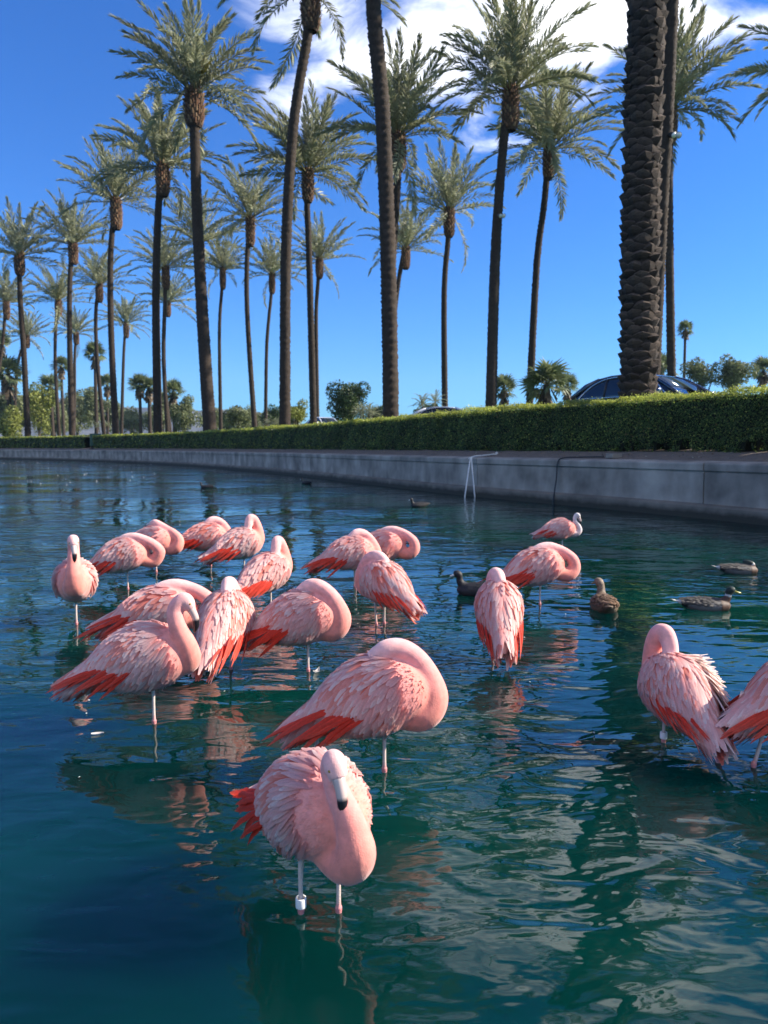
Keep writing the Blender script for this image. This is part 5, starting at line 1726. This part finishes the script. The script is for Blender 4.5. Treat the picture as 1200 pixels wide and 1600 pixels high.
# ------------------------------------------------------------------ ducks
def duck(loc, psi, kind, label, s=1.0, pose='swim'):
    root = empty('duck', (loc[0], loc[1], 0), R(psi))
    root.scale = (s, s, s)
    tag(root, label, 'duck', 'ducks swimming on the pond')
    rg = np.random.default_rng(int(abs(loc[0]) * 1000))
    xs_ = np.array([.20, .17, .11, .03, -.06, -.14, -.20, -.25])
    w_ = np.array([.012, .055, .085, .098, .092, .068, .042, .012])
    h_ = np.array([.010, .045, .065, .072, .068, .050, .028, .006])
    z_ = np.array([.035, .030, .030, .030, .032, .042, .055, .066])
    nv = 18
    th = np.linspace(0, 2 * math.pi, nv, endpoint=False)
    B = np.stack([np.repeat(xs_[:, None], nv, 1), w_[:, None] * np.sin(th), z_[:, None] + h_[:, None] * np.cos(th)], -1)
    bf = [tuple(q) for q in grid_faces(len(xs_), nv, True)] + [tuple(range(nv - 1, -1, -1)), tuple((len(xs_) - 1) * nv + i for i in range(nv))]
    if pose == 'swim':
        NP = np.array([(.12, 0, .05, .045), (.165, 0, .09, .034), (.178, 0, .13, .028), (.185, 0, .160, .033), (.205, 0, .168, .031), (.225, 0, .162, .02)])
    elif pose == 'away':
        NP = np.array([(.11, 0, .05, .045), (.15, 0, .09, .034), (.16, 0, .13, .028), (.17, .01, .158, .033), (.188, .02, .165, .031), (.205, .03, .158, .02)])
    else:   # asleep: head laid on the back
        NP = np.array([(.12, 0, .05, .045), (.135, 0, .085, .036), (.12, .0, .105, .032), (.08, .02, .112, .033), (.05, .03, .108, .026)])
    NS = spline(NP, 30)
    nvv, nff = tube_geo(NS[:, :3], NS[:, 3], 12)
    V, N, F = voxel_union([(B.reshape(-1, 3), bf), (nvv, nff)], 0.007, 4)
    D = np.linalg.norm(V[:, None, :] - NS[None, :, :3], axis=2) / NS[None, :, 3]
    ti = np.argmin(D, 1); tn = ti / 29.0
    neck = D[np.arange(len(V)), ti] < 1.12
    col = np.zeros((len(V), 3))
    x, z = V[:, 0], V[:, 2]
    if kind == 'drake':
        col[:] = (0.11, 0.105, 0.10)
        col[z > 0.075] = (0.045, 0.038, 0.033)
        col[x > 0.10] = (0.07, 0.035, 0.022)
        col[x < -0.165] = (0.015, 0.015, 0.018)
        col[(x < -0.21)] = (0.55, 0.54, 0.52)
        col[neck & (tn > 0.30)] = (0.42, 0.42, 0.41)
        col[neck & (tn > 0.38)] = (0.010, 0.022, 0.018)
    elif kind == 'hen':
        col[:] = (0.15, 0.105, 0.068)
        col[neck & (tn > 0.3)] = (0.19, 0.14, 0.095)
        col *= rg.uniform(0.55, 1.4, (len(V), 1))
    else:
        col[:] = (0.017, 0.017, 0.020)
    put('body', mesh('body', V, F, M['duck'], cols=col), root)
    # feathers of back and folded wings
    k = 260
    u = rg.uniform(-0.19, 0.11, k); a = rg.uniform(-1.35, 1.35, k)
    ww = np.interp(u, xs_[::-1], w_[::-1]); hh = np.interp(u, xs_[::-1], h_[::-1]); zz = np.interp(u, xs_[::-1], z_[::-1])
    p0 = np.stack([u, ww * np.sin(a), zz + hh * np.cos(a)], -1)
    nn = np.stack([np.zeros(k), np.sin(a) / ww, np.cos(a) / hh], -1); nn /= np.linalg.norm(nn, axis=1)[:, None]
    d = np.stack([-np.ones(k), rg.normal(0, .1, k), rg.normal(0, .05, k)], -1) + nn * 0.10
    base = {'drake': np.array([0.05, 0.045, 0.04]), 'hen': np.array([0.085, 0.055, 0.035]), 'coot': np.array([0.018, 0.018, 0.02])}[kind]
    c0 = base * rg.uniform(0.7, 1.3, (k, 1)); c1 = c0 * (2.9 if kind == 'hen' else 1.1)
    fv, ff, fc = blades(p0, d, nn, np.full(k, .042), np.full(k, .022), np.zeros(k), c0, c1, 2)
    o = put('wing_feathers', mesh('wing_feathers', fv, ff, M['duck'], cols=fc), root); o['kind'] = 'stuff'
    if pose != 'sleep':
        e = NS[-1, :3]; dd = NS[-1, :3] - NS[-3, :3]; dd /= np.linalg.norm(dd)
        bl = .058 if kind != 'coot' else .034
        P = np.array([e - dd * .004, e + dd * bl * .4 + (0, 0, -.004), e + dd * bl * .8 + (0, 0, -.008), e + dd * bl + (0, 0, -.008)])
        v, f = tube_geo(P, [.014, .0105, .011, .004], 8)
        v = np.array(v); v[:, 2] = (v[:, 2] - e[2] + 0.004) * 0.62 + e[2] - 0.006
        bc = {'drake': (0.42, 0.36, 0.06), 'hen': (0.30, 0.17, 0.05), 'coot': (0.75, 0.73, 0.70)}[kind]
        put('bill', mesh('bill', v, f, M['bill'], cols=np.tile(bc, (len(v), 1))), root)
    if kind != 'coot':
        mb = MB()
        for q in range(7):
            a_ = R(-24 + 8 * q)
            mb.add([(-.20, .004 * (q - 3), .062), (-.245, math.sin(a_) * .055 - .008, .070), (-.29, math.sin(a_) * .09, .078), (-.245, math.sin(a_) * .055 + .008, .070)], [(0, 1, 2, 3)],
                   c=(0.5, 0.48, 0.45) if kind == 'drake' else (0.16, 0.11, 0.07))
        mb.build('tail_feathers', M['duck'], root, col=True)
    return root


duck((0.76, 5.72), 172, 'coot', 'small black coot swimming behind the flamingo with hanging orange wing tips', 0.95)
duck((1.57, 5.20), 82, 'hen', 'mottled brown duck seen from behind, right of the big orange neck loop', 1.0, 'away')
duck((2.30, 5.20), -6, 'drake', 'drake with dark head and grey flanks swimming right', 0.84)
duck((3.26, 6.72), -4, 'drake', 'sleeping grey drake with its head tucked, farthest right on the water', 0.84, 'sleep')
duck((0.69, 14.3), 200, 'coot', 'tiny dark coot on the shaded water left of the white pipe frame', 0.9)
duck((-2.45, 23.3), 150, 'coot', 'tiny dark coot close to the wall below the middle hedge', 0.9)
duck((-5.04, 21.0), 190, 'coot', 'tiny dark coot on the far bright water at left', 0.85)


def loose_feather(loc, rz, s, label, curl=0.2):
    P = np.linspace(0, 1, 9)
    V = []
    for q in P:
        hw = 0.013 * math.sin(math.pi * min(1, q * 0.92 + 0.08)) * s
        V += [((q - .5) * .06 * s, -hw, .004 + curl * .05 * s * (q - .5) ** 2 + .004), ((q - .5) * .06 * s, 0, .003 + curl * .05 * s * (q - .5) ** 2), ((q - .5) * .06 * s, hw, .004 + curl * .05 * s * (q - .5) ** 2 + .004)]
    o = put('loose_feather', mesh('loose_feather', V, grid_faces(9, 3), M['feather'], cols=np.tile((0.88, 0.82, 0.78), (27, 1))), None, (loc[0], loc[1], 0.0), (0, 0, rz))
    tag(o, label, 'feather')


loose_feather((-1.15, 2.88), 0.3, 0.8, 'small white feather floating below the flamingo with hooked neck')
loose_feather((-0.345, 3.70), 1.2, 1.1, 'white fluffy feather floating against the leg of the centre sleeping flamingo', 1.2)

# crumbs of down drifting near by; pale flecks at far left imitate glints
rg = np.random.default_rng(77)
k1, k2 = 90, 36
yy = np.concatenate([rg.uniform(22, 62, k1), rg.uniform(2.2, 16, k2)])
xx = np.concatenate([-yy[:k1] * rg.uniform(0.30, 0.62, k1), rg.uniform(-0.5, 0.35, k2) * yy[k1:]])
sz = np.concatenate([rg.uniform(0.02, 0.05, k1), rg.uniform(0.004, 0.012, k2)])
a = rg.uniform(0, 6.28, k1 + k2)
c = np.column_stack([xx, yy, np.full(k1 + k2, 0.006)])
ex = np.column_stack([np.cos(a), np.sin(a), np.zeros_like(a)]) * sz[:, None]; ey = np.column_stack([-np.sin(a), np.cos(a), np.zeros_like(a)]) * sz[:, None] * 0.5
up = np.column_stack([np.zeros_like(a), np.zeros_like(a), sz * 0.35])
V = np.stack([c - ex, c - ey, c + ex, c + ey, c + up], 1).reshape(-1, 3)
F = (np.array([[0, 1, 4], [1, 2, 4], [2, 3, 4], [3, 0, 4]])[None] + (np.arange(k1 + k2) * 5)[:, None, None]).reshape(-1, 3)
tag(put('down_and_glints', mesh('down_and_glints', V, F, M['leaf'], cols=np.tile((0.78, 0.74, 0.70), (len(V), 1)))), kind='stuff')
# ------------------------------------------------------------------ air
hz = bpy.data.materials.new('haze')
hz.use_nodes = True
ht_ = hz.node_tree
ht_.nodes.clear()
ho_ = ht_.nodes.new('ShaderNodeOutputMaterial')
pv_ = ht_.nodes.new('ShaderNodeVolumePrincipled')
pv_.inputs['Color'].default_value = (0.50, 0.72, 1.0, 1)
pv_.inputs['Density'].default_value = 0.00011
pv_.inputs['Anisotropy'].default_value = 0.0
ht_.links.new(pv_.outputs[0], ho_.inputs['Volume'])
mb = MB(); mb.box(-3200, -2600, -2.2, 3200, 3300, 300)
hzo = mb.build('haze', hz, None, smooth=False)
tag(hzo, kind='stuff')
